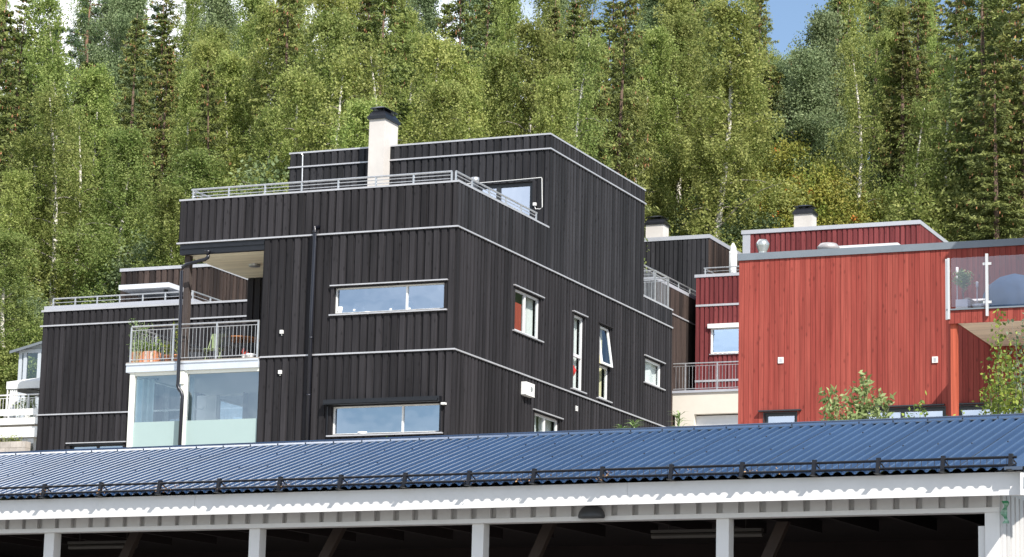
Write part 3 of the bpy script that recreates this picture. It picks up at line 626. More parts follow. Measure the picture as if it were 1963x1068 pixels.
cap(WH, [(wl-.08, wr_, vW-.07, vW+.25, zWc, zWc+.06)])
window(WH, 'F', vW, *ww, mull=[(ww[0]+ww[1])/2], fm=DARK, head=True, ext=.12, rec=.08)
mb = MB(); mb.box(ww[0]-.02, ww[1]+.02, vW-.06, vW-.02, ww[3]-.02, ww[3]+.02); mb.build('awning_box', BLACK, WH)
vW2 = vW+.45; wr2 = hx(370, 575, vW2); zWt = H.V(200, 582, vW2)[1]; wl2 = hx(89, 590, vW2)
wall(WH, 'F', vW2, wl2, wr2, zWc, zWt-.12, BW, seed=25); wall(WH, 'S', wr2, vW2, vW+6, zWc-.3, zWt-.12, BW, seed=26); wall(WH, 'L', wl2, vW2, vW+9, zWc-.2, zWt-.12, BW, seed=27)
cap(WH, [(wl2-.05, wr2+.05, vW2-.05, vW2+.25, zWt-.13, zWt), (wr2-.2, wr2+.05, vW2+.25, vW+6, zWt-.13, zWt), (wl2-.05, wl2+.2, vW2+.25, vW+9, zWt-.13, zWt)], m=FLASHL)
slab(WH, wl2+.2, wr2-.2, vW2+.2, vW+9, zWt-.3, zWt-.2, FLASHD)
ps = [hx(x, 570, vW2+.12) for x in (103, 145, 187, 230, 274, 317, 361)]
railing(WH, [(ps[0], vW2+.12), (wr2-.08, vW2+.12)], .26, zWt, nb=1, posts=[(x, vW2+.12) for x in ps], name='terrace_railing', top=.024, bar=.010)
railing(WH, [(wr2-.08, vW2+.12), (wr2-.08, vW+4.6)], .26, zWt, nb=1, posts=[(wr2-.08, vW2+.12+i*1.1) for i in range(5)], name='terrace_railing', top=.024, bar=.010)
vP = H.S(418, 575, wr2)[0]; pl = hx(233.5, 530, vP); pr = hx(403, 508, vP); zP = H.V(318, 510.7, vP)[1]
wall(WH, 'F', vP, pl, pr, zWt-.3, zP-.1, BWR, seed=28); wall(WH, 'S', pr, vP, vP+7, zWt-.3, zP-.1, BWR, seed=29); slab(WH, pl, pr, vP+.03, vP+7, zP-.12, zP-.03, FLASHD); slab(WH, pl, pl+.05, vP+.03, vP+7, zWt-.3, zP-.1, BWR, 'wall'); slab(WH, pl, pr, vP+7, vP+7.05, zWt-.3, zP-.1, BWR, 'wall')
cap(WH, [(pl-.05, pr+.05, vP-.06, vP+.2, zP-.1, zP), (pr-.15, pr+.05, vP+.2, vP+7, zP-.1, zP)], m=FLASH)
cvR = vP-1.5; cu0, cu1 = hx(227.7, 548, cvR), hx(323.7, 545, cvR); z0_, z1_ = H.V(275, 553, cvR)[1], H.V(275, 544, cvR)[1]
mb = MB(); mb.box(cu0, cu1, cvR, vP-.02, z0_, z1_); cn = mb.build('canopy', mat('canopy_white_metal', (.66, .68, .72), .4, .1), WH)
mb = MB(); mb.box(cu1-.35, cu1-.25, cvR+.3, cvR+.4, z0_-.14, z0_); mb.tube([(cu1-.3, cvR+.35, z0_-.1), (cu1-.3, vP, z0_-.45)], .02, 6); mb.build('canopy_bracket', DARK, WH, cn)

# small red parapet seen through the loggia
q = H.D(452, 570, 112); r1 = hx(429, 570, q[1]); r2 = hx(500, 570, q[1]); zt_ = H.V(450, 565, q[1])[1]
SR = Root('red_parapet_house', H, r1, q[1], zt_-5, 'top of a small dark red house with grey cap, glimpsed under the loggia ceiling', 'house')
wall(SR, 'F', q[1], r1, r2, zt_-5, zt_, RWD, seed=31); slab(SR, r1, r2, q[1]+.03, q[1]+5, zt_-5, zt_-.05, RWD, 'wall'); cap(SR, [(r1-.06, r2, q[1]-.08, q[1]+.2, zt_-.04, zt_+.1)], m=FLASHL)
railing(SR, [(r1+.25, q[1]+.12), (r2, q[1]+.12)], .28, zt_+.1, nb=1, posts=[(r1+.3, q[1]+.12), (r1+1.3, q[1]+.12)], name='railing')
d = H.V(459, 557, q[1]-.3); mb = MB(); mb.tube([(d[0]+.1, q[1]-.35, zt_-.3), (d[0]+.1, q[1]-.35, d[1])], .05, 8); mb.lathe((d[0], q[1]-.35, d[1]-.06), [(.16, 0), (.28, .08), (.27, .17), (.15, .26), (.02, .29)], 16); mb.build('dome_vent', mat('aluminium', (.7, .68, .66), .4, .3), SR, smooth=True)

# ================================================================== rear black house on the right
vB = H.D(1300, 500, 102)[1]; bL = hx(1180, 470, vB); bR = hx(1358, 500, vB); zBt = H.V(1300, 453, vB)[1]
RB = Root('rear_black_house', H, bL, vB, 11.5, 'charcoal timber house behind the central one on its right, with short white chimney', 'house')
wall(RB, 'F', vB, bL, bR, 12, zBt-.14, BWG, seed=41, period=.185); wall(RB, 'S', bR, vB, vB+8, 12, zBt-.14, BWR, seed=42)
slab(RB, bL, bR, vB+.03, vB+8, zBt-.18, zBt-.05, FLASHD); slab(RB, bL, bL+.05, vB+.03, vB+8, 12, zBt-.14, BWG, 'wall'); slab(RB, bL, bR, vB+8, vB+8.05, 12, zBt-.14, BWG, 'wall')
cap(RB, [(bL-.05, bR+.06, vB-.06, vB+.25, zBt-.15, zBt), (bR-.2, bR+.06, vB+.25, vB+8.1, zBt-.15, zBt)], m=FLASHL)
ch0, ch1 = hx(1238, 440, vB+1.2), hx(1271, 440, vB+1.2)
chimney(RB, ch0, ch1, vB+1.2, vB+1.85, zBt-.2, H.V(1254, 430, vB+1.2)[1], WHITES, capz=.15)
# lower terrace block in front of it
uk = hx(1258, 530, vB-5.6); vk = vB-5.6                # corner of the terrace block
vk2 = H.S(1334.5, 571, uk)[0]; zk = H.S(1300, 553, uk)[1]; zkb = H.S(1310, 612, uk)[1]
wall(RB, 'S', uk, vk, vk2+6, zkb, zk-.12, BWR, seed=43, period=.17); wall(RB, 'S', uk, vk, vk2+6, 11.5, zkb, BWR, seed=44, period=.17); wall(RB, 'F', vk, bL, uk, 11.5, zk-.12, BWG, seed=45)
cap(RB, [(bL, uk+.05, vk-.05, vk+.25, zk-.12, zk), (uk-.2, uk+.05, vk+.25, vk2+6, zk-.12, zk)], m=FLASHL); slab(RB, bL, uk-.2, vk+.2, vB, zk-.5, zk-.4, FLASHD)
belt(RB, zkb, side=(vk, vk2+6), u=uk, h=.05)
railing(RB, [(bL, vk+.1), (uk-.08, vk+.1)], .27, zk, nb=1, posts=[(uk-1.0, vk+.1), (uk-.12, vk+.1)], name='terrace_railing'); railing(RB, [(uk-.08, vk+.14), (uk-.08, vk2+5)], .27, zk, nb=1, posts=[(uk-.08, vk+.14+i*1.25) for i in range(7)], name='terrace_railing')

# ================================================================== rear red house with garages
RR = H.D(1375, 700, 98); vR = RR[1]; rL = H.V(1334.3, 620, H.D(1375, 700, 98)[1])[0]; rR = hx(1500, 650, vR)
zR0, zRb1, zRb2, zRt = H.V(1350, 729, vR)[1], H.V(1375, 583, vR)[1], 0, H.V(1375, 525, vR)[1]
RH = Root('rear_red_house', H, rL, vR, 11.2, 'dark red batten-clad house behind with short white chimney and beige garage storey', 'house')
wd = (hx(1363, 650, vR), hx(1440, 650, vR), H.V(1390, 677, vR)[1], H.V(1390, 628, vR)[1])
wall(RH, 'F', vR, rL, rR, zR0-.5, zRb1, RWD, holes=[wd], seed=51, period=.18, over=.115); wall(RH, 'F', vR, rL, rR, zRb1, zRt-.1, RWD, seed=52, period=.18, over=.115)
slab(RH, rL, rL+.04, vR+.03, vR+9, 11.2, zRt-.1, RWD, 'wall'); slab(RH, rR, rR+.04, vR+.03, vR+9, 11.2, zRt-.1, RWD, 'wall'); slab(RH, rL+.04, rR, vR+.03, vR+9, zRt-.2, zRt-.1, FLASHD)
slab(RH, rL+.1, rR, vR+.8, vR+.85, 13, zRb1, INT, 'inner_wall'); slab(RH, wd[0]-.1, wd[1]+.1, vR+.14, vR+.75, wd[2]-.03, wd[2]+.03, WHITE, 'window_shelf')
belt(RH, zRb1, (rL, rR), v=vR, h=.075, out=.06); belt(RH, zR0, (rL, rR), v=vR, h=.075, out=.06)
cap(RH, [(rL-.06, rR, vR-.06, vR+.25, zRt-.11, zRt)], m=FLASHL)
fw_ = window(RH, 'F', vR, *wd, rec=.05, head=False, ext=.03, fm=WHITE, pane=glass('blue_glass', .5, (.5, .55, .6), gcol=(.6, .78, 1)), lining=WHITE)
mb = MB(); mb.box(wd[0]-.1, wd[1]+.1, vR-.13, vR-.02, wd[3]-.02, wd[3]+.14); mb.build('blind_box', WHITE, RH, fw_)
vg = vR-1.35; zg = H.V(1350, 747.5, vg)[1]; gl = hx(1225, 780, vg); gr = hx(1480, 780, vg)
baluster(RH, (gl, vg+.06), (gr, vg+.06), zg+.0, zg+1.0, [hx(x, 720, vg)-gl for x in (1250, 1313, 1374, 1436)], step=.125)
mb = MB(); mb.box(gl, gr, vg-.04, vg+.1, zg-.09, zg); mb.box(gl, gr, vg+.1, vR, zg-.09, zg-.03); mb.build('balcony_edge', FLASHL, RH)
gd = (hx(1330, 800, vg), hx(1330, 800, vg)+3.0, 11.2, H.V(1370, 792.5, vg)[1]); gd2 = (gl-.8, hx(1294, 800, vg), 11.2, H.V(1280, 795, vg)[1])
mb = MB()
def solid(mb, a0, a1, z0, z1, v0, v1, holes):
    xs = sorted({a0, a1, *[x for h in holes for x in h[:2] if a0 < x < a1]})
    for i in range(len(xs)-1):
        xm = (xs[i]+xs[i+1])/2; h = [h for h in holes if h[0] < xm < h[1]]
        if h: mb.box(xs[i], xs[i+1], v0, v1, h[0][3], z1)
        else: mb.box(xs[i], xs[i+1], v0, v1, z0, z1)
solid(mb, gl-1, gr, 11.2, zg-.09, vg+.02, vg+.35, [gd, gd2]); mb.build('garage_wall', BEIGE, RH)
GD = mat('white_garage_door', (.70, .72, .74), .5, var=.03)
for g in (gd, gd2):
    mb = MB()
    for i in range(7): mb.box(g[0], g[1], vg+.27, vg+.3, g[3]-.03-(i+1)*.33, g[3]-.04-i*.33, random.random())
    mb.build('garage_door', GD, RH)
# its penthouse
vQ = vR+2.2; ql = hx(1424.5, 460, vQ); qr = hx(1762.3, 440, vQ); zq = H.V(1593, 432.5, vQ)[1]
wall(RH, 'F', vQ, ql+.3, qr, zRt-.3, zq-.15, RWD, seed=53, period=.20, over=.135); wall(RH, 'S', qr, vQ, vQ+8, zRt-.3, zq-.15, RWD, seed=54, period=.2)
slab(RH, ql, qr, vQ+.03, vQ+8, zq-.2, zq-.05, FLASHD); slab(RH, ql, ql+.05, vQ+.03, vQ+8, zRt-.3, zq-.15, RWD, 'wall'); slab(RH, ql, qr, vQ+8, vQ+8.05, zRt-.3, zq-.15, RWD, 'wall')
slab(RH, ql, ql+.3, vQ-.05, vQ+.02, zRt-.3, zq-.15, FLASHL, 'corner_board')
cap(RH, [(ql-.05, qr+.06, vQ-.08, vQ+.25, zq-.15, zq), (qr-.2, qr+.06, vQ+.25, vQ+8, zq-.15, zq)], m=FLASHL)
slab(RH, rR-.1, qr+.5, vQ-.4, vQ+8, zRt-.5, zRt-.3, FLASHD)
slab(RH, rR, qr+.5, vQ-.4, vQ-.35, 11.2, zRt-.3, RWD, 'wall')
ch0, ch1 = hx(1522, 420, vQ+1.2), hx(1556.5, 420, vQ+1.2)
chimney(RH, ch0, ch1, vQ+1.2, vQ+1.8, zq-.2, H.V(1540, 409.5, vQ+1.2)[1], WHITES, capz=.15)
cq = vQ-1.4; mb = MB(); mb.box(hx(1603, 470, cq), hx(1721, 470, cq), cq, vQ-.02, H.V(1660, 474, cq)[1]-.1, H.V(1660, 468.5, cq)[1]); mb.build('canopy', mat('canopy_white', (.66, .68, .70), .4), RH)
railing(RH, [(rL+.25, vR+.12), (rR, vR+.12)], .26, zRt, nb=1, posts=[(rL+.3, vR+.12), (rL+1.5, vR+.12), (rL+2.7, vR+.12)], name='terrace_railing')
railing(RH, [(rL+.25, vR+.12), (rL+.25, vR+3)], .26, zRt, nb=1, posts=[(rL+.25, vR+1.5)], name='terrace_railing')
# lamp in its window, parasol and plant on its terrace
o = vase('table_lamp', 1388, 660, .95, [(.09, 0), (.09, .03), (.015, .05), (.015, .62), (.17, .64), (.12, 1.0)], 'slim white table lamp behind the red rear house window', 'lamp', vR+.3, wd[2]+.03)
vase('small_pot', 1372, 672, .16, P_cup, 'small white pot left of the table lamp in the red house window', 'pot', vR+.3, wd[2]+.03); vase('flower_bowl', 1406, 672, .14, P_ball, 'low white bowl right of the table lamp in the red house window', 'bowl', vR+.3, wd[2]+.03)
q = H.V(1405, 520, vR+.9); mb = MB(); mb.lathe((0, 0, 0), [(.22, 0), (.22, .06), (.03, .07), (.03, .25), (.13, .3), (.15, .6), (.135, 1.1), (.12, 1.45), (.03, 1.62)], 14)
for i in range(14): a = 2*PI*i/14; mb.box(.13*math.cos(a)-.015, .13*math.cos(a)+.015, .13*math.sin(a)-.015, .13*math.sin(a)+.015, .35, 1.3)
o = mb.build('folded_parasol', WHITE, smooth=True); o.location = H.world(q[0], vR+.9, zRt-.35); tag(o, 'closed white parasol standing on the rear red house terrace', 'parasol')
o.scale = (1, 1, (H.V(1405, 466, vR+.9)[1]-zRt+.35)/1.62)

# ================================================================== big red house on the right
GR = H.D(1417, 650, 62); vG = GR[1]; gl_u = hx(1416.6, 600, vG); gEnd = hx(2120, 600, vG); zG1 = H.V(1416, 487.5, vG)[1]; gG = 8.0
BR = Root('red_house', H, gl_u, vG, gG, 'bright red flush-boarded house on the right with dark grey roof edge and a glass-railed balcony', 'house')
w1 = (hx(1465.5, 800, vG), hx(1527, 800, vG), 7.9, H.V(1496, 792, vG)[1]); w2 = (hx(1655, 800, vG), hx(1812, 800, vG), 7.9, H.V(1735, 783, vG)[1]); w3 = (hx(1837, 800, vG), hx(2000, 800, vG), 7.9, H.V(1890, 778, vG)[1])
gG = 7.2
w1 = (*w1[:2], w1[3]-1.3, w1[3]); w2 = (*w2[:2], w2[3]-1.3, w2[3]); w3 = (*w3[:2], w2[3]-1.3, w3[3])
wall(BR, 'F', vG, gl_u, gEnd, gG, zG1-.14, RW, holes=[w1, w2, w3], seed=61, flush=True, period=.123)
slab(BR, gl_u, gl_u+.04, vG+.03, vG+9, gG, zG1-.14, RW, 'wall'); slab(BR, gEnd-.04, gEnd, vG+.03, vG+9, gG, zG1-.14, RW, 'wall'); slab(BR, gl_u+.04, gEnd-.04, vG+.03, vG+9, zG1-.35, zG1-.2, FLASHD); slab(BR, gl_u, gEnd, vG+9, vG+9.04, gG, zG1-.14, RW, 'wall')
slab(BR, gl_u+.1, gEnd-.1, vG+.5, vG+.55, gG, zG1-.4, INT, 'inner_wall')
cap(BR, [(gl_u-.03, gEnd, vG-.05, vG+.3, zG1-.16, zG1), (gl_u-.03, gl_u+.25, vG+.3, vG+9, zG1-.16, zG1)], m=FLASHD)
WBL = mat('dark_grey_window', (.03, .035, .04), .4)
window(BR, 'F', vG, *w1, fm=WBL, rec=.05, ext=.12, headm=WBL, lining=WBL, fw=.06, led=.12); window(BR, 'F', vG, *w2, mull=[hx(1729, 800, vG)], fm=WBL, rec=.05, ext=.0, headm=WBL, lining=WBL, fw=.07); window(BR, 'F', vG, *w3, fm=WBL, rec=.05, ext=.0, headm=WBL, lining=WBL, fw=.07)
for (x, y) in ((1497.5, 691), (1793, 690)):
    q = H.V(x, y, vG); mb = MB(); mb.box(q[0]-.065, q[0]+.065, vG-.04, vG-.012, q[1]-.07, q[1]+.07); g = mb.build('vent_grille', WHITE, BR)
    mb = MB()
    for i in range(5): mb.box(q[0]-.035, q[0]+.035, vG-.043, vG-.04, q[1]-.05+i*.021, q[1]-.038+i*.021)
    mb.build('vent_slots', GALV, BR, g)
# roof vents
q = H.V(1462, 470, vG+1.5); z_ = zG1-.2
mb = MB(); mb.lathe((q[0], vG+1.5, z_), [(.10, 0), (.10, H.V(1462, 484, vG+1.5)[1]-z_), (.10, q[1]-z_-.16), (.15, q[1]-z_-.04), (.16, q[1]-z_+.04), (.10, q[1]-z_+.13), (.02, q[1]-z_+.14)], 18); mb.build('vent_pipe', mat('bright_steel', (.5, .52, .5), .3, .7), BR, smooth=True)
q = H.V(1588, 474, vG+2.2); mb = MB(); mb.lathe((q[0], vG+2.2, q[1]-.3), [(.08, 0), (.08, .2), (.25, .22), (.27, .3), (.2, .38), (.02, .41)], 18); mb.build('dome_vent', mat('aluminium_dome', (.45, .42, .41), .4, .4), BR, smooth=True)
# unseen wing added beyond the right edge to throw shade on the wall
uS = hx(1814, 600, vG); zS = H.V(1814, 503, vG)[1]; L_ = 3.1; uW = uS+1.2*L_
slab(BR, uW, uW+5, vG-L_, vG-.03, gG, zS+1.42*L_, RW, 'shade_wing')
slab(BR, uW-.06, uW+5.1, vG-L_-.02, vG+4, zS+1.42*L_+.001, zS+1.42*L_+.08, FLASHD, 'roof')
# balcony
ub, zb0 = H.V(1897, 667, vG); vbf = H.S(1831, 622.6, ub)[0]; bl = hx(1818.5, 605, vbf); be = uW-.02
be = uW-.02
zdk = H.V(1819, 593, vbf)[1]; zsf = H.V(1818, 621, vbf)[1]
mb = MB(); clad(mb, 'F', vbf, bl, be, zsf, zdk-.03, flush=True, period=.13, seed=62); mb.build('balcony_fascia', RW, BR)
slab(BR, bl, bl+.16, vbf+.01, vbf+.12, zsf, zdk-.03, RW, 'balcony_fascia'); slab(BR, bl+.15, bl+.19, vbf+.12, vG-.03, zsf, zdk-.03, RW, 'balcony_fascia'); mb = MB()
n = 22
for i in range(n): a = vbf+.02+(vG-.04-vbf)*i/n; mb.box(bl+.2, be, a, a+(vG-.04-vbf)/n-.008, zsf+.0, zsf+.03, random.random())
mb.build('soffit', SOFFR, BR); slab(BR, bl-.04, be, vbf-.05, vbf+.13, zdk-.03, zdk, FLASHD, 'deck_edge'); slab(BR, bl+.14, be, vbf+.13, vG-.02, zdk-.03, zdk, mat('brown_deck', (.16, .09, .06), .8), 'balcony_deck')
ul = hx(1823, 700, vbf+.08); mb = MB(); mb.box(ul, ul+.135, vbf+.06, vbf+.2, gG-2, zsf, .4); mb.build('balcony_post', RWP, BR)
SS = mat('brushed_steel', (.72, .70, .68), .35, .6)
mb = MB(); ztp = H.V(1818, 496, vbf)[1]; zbt = H.V(1818, 613, vbf)[1]
ups = [hx(1893.5, 550, vbf), hx(1893.5, 550, vbf)+1.35, hx(1893.5, 550, vbf)+2.7]; u18 = hx(1817, 550, vbf)
mb.box(u18-.045, u18-.0, vbf-.03, vbf+.02, zbt, ztp-.01); mb.box(u18+.01, u18+.055, vbf-.07, vbf-.02, zbt, ztp)
for x in ups: mb.box(x-.028, x+.028, vbf-.09, vbf-.03, zbt+.03, ztp+.05)
gp = mb.build('glass_railing', SS, BR)
gb = H.V(1850, 588, vbf)[1]; eds = [u18+.08]+ups
for i in range(len(eds)-1):
    m2 = MB(); m2.quad((eds[i]+(.03 if i else 0), vbf-.035, gb), (eds[i+1]-.03, vbf-.035, gb), (eds[i+1]-.03, vbf-.035, ztp), (eds[i]+(.03 if i else 0), vbf-.035, ztp)); m2.build('glass_panel', GLR, BR, gp)
    m2 = MB()
    for zc_ in (gb+.06, ztp-.17):
        m2.box(eds[i+1]-.09, eds[i+1]+.09, vbf-.06, vbf-.02, zc_-.02, zc_+.035)
    m2.build('clamp', SS, BR, gp)

# ================================================================== carport in the foreground (frame K)
vf = K.D(981, 975, 26.5)[1]; ve = vf-.10; ke = 4.50; TP = math.tan(math.radians(17))
kl, kr = -21.5, -6.47; kw = K.V(1919, 1000, vf+.34)[0]
def roofhit(x, y):
    r = K.ray(x, y); rv = r.dot(K.uy); t = (ke-ve*TP-O.z)/(r.z-rv*TP); p = O+r*t; return p.dot(K.uy)
vr = roofhit(981, 836.5)
CP = Root('carport', K, (kl+kr)/2, vf+2.5, gz(0, 26)-.6, 'long open white carport with a blue corrugated roof across the bottom of the picture', 'carport')
PR = .115; N_ = int((kr-.14-kl)/PR*8); mb = MB(); prof = [0, .1, .8, 1, 1, 1, .8, .1]
for j in range(N_):
    a, b = kl+j*PR/8, kl+(j+1)*PR/8; ha, hb = prof[j % 8]*.026, prof[(j+1) % 8]*.026
    mb.quad((a, ve, ke+ha), (b, ve, ke+hb), (b, vr, ke+hb+(vr-ve)*TP), (a, vr, ke+ha+(vr-ve)*TP))
for a in np.arange(kl, kr, PR*3):                      # screw heads on the sheet
    for s_ in (.5, 1.3, 2.1):
        if random.random() < .8: v_ = ve+s_+random.uniform(-.02, .02); mb.box(a+PR*.44, a+PR*.44+.013, v_, v_+.013, ke+.026+(v_-ve)*TP, ke+.034+(v_-ve)*TP, .5, 1)
a = kr-.62
while a > kl:
    mb.box(a, a+.006, ve, vr-.17, ke+.0, ke+.001, .5, 1); n0 = len(mb.v)-8
    for q in range(n0, n0+8): x_, y_, z_ = mb.v[q]; mb.v[q] = (x_, y_, z_+(y_-ve)*TP+.0275)
    a -= 1.035
rs = mb.build('roof_sheet', [BLUE, BLACK], CP)
import bmesh
bm = bmesh.new(); bm.from_mesh(rs.data); bmesh.ops.remove_doubles(bm, verts=bm.verts, dist=.0005); bm.to_mesh(rs.data); bm.free()
at = rs.data.attributes.get('rnd')
rs.data.polygons.foreach_set('use_smooth', [True]*len(rs.data.polygons))
zr = ke+(vr-ve)*TP
mb = MB(); mb.quad((kl, vr-.16, zr+.028-.16*TP), (kr, vr-.16, zr+.028-.16*TP), (kr, vr, zr+.03), (kl, vr, zr+.03)); mb.quad((kl, vr, zr+.03), (kr, vr, zr+.03), (kr, vr+.16, zr-.02), (kl, vr+.16, zr-.02))
mb.quad((kl, vr-.16, zr+.028-.16*TP), (kr, vr-.16, zr+.028-.16*TP), (kr, vr-.16, zr+.016-.16*TP), (kl, vr-.16, zr+.016-.16*TP))
mb.tube([(kl, vr, zr+.03), (kr, vr, zr+.03)], .012, 6)
a = kl
while a < kr: mb.box(a-.006, a+.006, vr-.145, vr-.135, zr-.02, zr-.002, .5, 1); a += .37
rc = mb.build('ridge_cap', [BLUE, BLACK], CP)
mb = MB(); mb.quad((kr-.15, ve-.01, ke+.03), (kr+.05, ve-.01, ke+.03), (kr+.05, vr, zr+.03), (kr-.15, vr, zr+.03)); mb.quad((kr+.05, ve-.01, ke+.03), (kr+.05, ve-.01, ke-.02), (kr+.05, vr, zr-.02), (kr+.05, vr, zr+.03)); mb.quad((kr-.15, ve-.01, ke+.03), (kr+.02, ve-.01, ke+.03), (kr+.02, ve-.01, ke), (kr-.15, ve-.01, ke)); mb.build('verge_flashing', BLUE, CP)
# rear slope
mb = MB(); mb.quad((kl, vr, zr-.01), (kr, vr, zr-.01), (kr, 2*vr-ve, ke-.01), (kl, 2*vr-ve, ke-.01)); mb.build('roof_sheet', BLUE, CP)
zf0 = 4.283
mb = MB(); joints = [kl, K.V(60, 970, vf)[0]-.0, K.V(1203, 950, vf)[0], kr-.006]
mb.box(joints[0], joints[1]+2.1-.003, vf, vf+.025, zf0, ke-.005, .3); mb.box(joints[1]+2.1, joints[2]-.003, vf+.001, vf+.026, zf0+.001, ke-.005, .6); mb.box(joints[2], joints[3], vf, vf+.025, zf0, ke-.005, .45)
mb.build('fascia', POSTW, CP)
vc = vf+.34; zb0, zb1 = 4.085, 4.44
zb0 = K.V(981, 1002.5, vc)[1]; ztrim = zb0+.045
slab(CP, kl, kr-.03, vf+.026, vc, zf0+.03, zf0+.05, POSTW, 'eave_soffit')
kp = [K.V(x, 1020, vc)[0] for x in (95, 488, 916, 1385, 1904)]
mb = MB(); clad(mb, 'F', vc, kl, kw, ztrim, zf0+.03, period=.222, over=.158, depth=.055, seed=71); mb.build('wall', CLADW, CP)
mb = MB(); mb.box(kl, kp[-1]+.07, vc-.045, vc+.05, zb0, ztrim); mb.box(kl, kp[-1], vc+.003, vc+.12, zb0+.002, zb0+.34); mb.build('beam', POSTW, CP)
gC = gz(0, 26)-.6
for x in kp[:-1]:
    mb = MB(); mb.box(x-.065, x+.065, vc-.0, vc+.13, gC, zb0-.001); mb.build('post', POSTW, CP)
x = kp[-1]; mb = MB(); mb.box(x-.07, x+.07, vc-.03, vc+.1, gC, zb0-.001); mb.box(x-.15, x-.09, vc+.03, vc+.09, gC, zb0-.12); mb.build('post', POSTW, CP)
mb = MB(); mb.box(x+.072, kw, vc-.02, vc, gC, ztrim-.002); mb.build('wall', CLADW, CP)
mb = MB(); clad(mb, 'S', kw, vc-.02, 2*vr-vc, gC, zf0+.06, period=.15, over=.10, depth=.022, seed=73); mb.poly([(kw, vc, zf0+.06), (kw, 2*vr-vc, zf0+.06), (kw, vr, zr-.05)]); mb.build('wall', CLADW, CP)
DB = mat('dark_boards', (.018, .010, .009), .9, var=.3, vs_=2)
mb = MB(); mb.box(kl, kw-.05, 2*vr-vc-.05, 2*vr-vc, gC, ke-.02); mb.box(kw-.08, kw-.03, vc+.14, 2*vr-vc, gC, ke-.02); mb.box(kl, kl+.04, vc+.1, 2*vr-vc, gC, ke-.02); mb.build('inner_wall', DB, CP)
slab(CP, kl, kw-.05, vc+.13, 2*vr-vc, zf0+.075, zf0+.09, DB, 'ceiling')  # dark slab added to stand in for deep shade under the roof sheet
slab(CP, kl, kw-.05, vc-.3, 2*vr-vc, gC-.02, gC+.02, mat('asphalt', (.05, .05, .05), .95, var=.2), 'floor')
mb = MB(); a = kl+.3
while a < kw-.2:
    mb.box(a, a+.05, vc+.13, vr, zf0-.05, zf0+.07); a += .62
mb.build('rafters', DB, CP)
for (x0, x1) in ((268, 228), (655, 610), (1053, 1015), (1500, 1462)):
    vb_ = vc+.75; a, b = K.V(x0, 1000, vb_), K.V(x1, 1085, vb_); mb = MB(); w_ = .06
    mb.poly([(a[0]-w_, vb_, a[1]), (a[0]+w_, vb_, a[1]), (b[0]+w_, vb_, b[1]), (b[0]-w_, vb_, b[1])]); mb.poly([(a[0]-w_, vb_+.08, a[1]), (a[0]+w_, vb_+.08, a[1]), (b[0]+w_, vb_+.08, b[1]), (b[0]-w_, vb_+.08, b[1])][::-1])
    mb.quad((a[0]+w_, vb_, a[1]), (a[0]+w_, vb_+.08, a[1]), (b[0]+w_, vb_+.08, b[1]), (b[0]+w_, vb_, b[1])); mb.quad((a[0]-w_, vb_, a[1]), (a[0]-w_, vb_+.08, a[1]), (b[0]-w_, vb_+.08, b[1]), (b[0]-w_, vb_, b[1])); mb.build('brace', TIMB, CP)
# barge board at the right end
mb = MB(); a0_, a1_ = kr-.005, kr+.03; v0_, v1_ = ve+.0, vr; Z = lambda v: ke+(v-ve)*TP
for (z_a, z_b) in ((-.23, -.03),):
    A = [(a0_, v0_, Z(v0_)+z_a), (a1_, v0_, Z(v0_)+z_a), (a1_, v1_, Z(v1_)+z_a), (a0_, v1_, Z(v1_)+z_a)]; B = [(x, y, z-z_a+z_b) for x, y, z in A]
    mb.poly(A[::-1]); mb.poly(B); [mb.quad(A[i], A[(i+1) % 4], B[(i+1) % 4], B[i]) for i in range(4)]
mb.box(kr+.031, kr+.05, ve-.01, ve+.5, ke-.16, ke-.06); mb.build('barge_board', POSTW, CP)
mb = MB(); mb.quad((kw, vc-.3, ke-.03+(vc-.3-ve)*TP-.03), (kr, vc-.3, ke-.03+(vc-.3-ve)*TP-.03), (kr, vr, zr-.06), (kw, vr, zr-.06)); mb.build('verge_soffit', POSTW, CP)
# snow guard
vs_g = ve+.05; SG = mat('black_snow_guard', (.012, .012, .014), .32, .3, spec=.6)
def kz(x, y): return K.V(x, y, vs_g)[1]
zlo = (kz(0, 951)+kz(1463, 905)+kz(981, 921.5))/3; zhi = (kz(0, 936)+kz(1463, 891)+kz(981, 906.5))/3; zlo += .006; zhi += .004; kend = K.V(1948, 880, vs_g)[0]
mb = MB(); mb.tube([(kl, vs_g, zlo), (kend, vs_g, zlo)], .013, 8); mb.tube([(kl, vs_g+.02, zhi), (kend, vs_g+.02, zhi)], .013, 8); a = kend-.03
while a > kl: mb.tube([(a, vs_g+.012, zlo), (a, vs_g+.022, zhi)], .0028, 4, cap=False); a -= .062
sgp = mb.build('snow_guard', SG, CP)
for x in (-145, -32, 84, 192, 305, 418, 535, 651, 774, 897, 1021, 1152, 1284, 1420, 1558, 1681, 1805, 1935):
    a = K.V(x, 925, vs_g)[0]; mb = MB(); hh = zhi+.028
    mb.poly([(a, vs_g-.05, zlo-.045), (a, vs_g-.022, zlo-.05), (a, vs_g+.022, hh), (a, vs_g-.02, hh)]); mb.poly([(a+.036, vs_g-.05, zlo-.045), (a+.036, vs_g-.022, zlo-.05), (a+.036, vs_g+.022, hh), (a+.036, vs_g-.02, hh)][::-1])
    mb.quad((a, vs_g-.05, zlo-.045), (a+.036, vs_g-.05, zlo-.045), (a+.036, vs_g-.02, hh), (a, vs_g-.02, hh)); mb.quad((a, vs_g-.02, hh), (a+.036, vs_g-.02, hh), (a+.036, vs_g+.022, hh), (a, vs_g+.022, hh))
    mb.tube([(a+.014, vs_g+.02, zhi), (a+.05, vs_g+.1, zlo+.01)], .008, 5); mb.box(a-.01, a+.04, vs_g-.07, vs_g+.14, zlo-.05, zlo-.042+.0)
    mb.build('bracket', SG, CP, sgp)
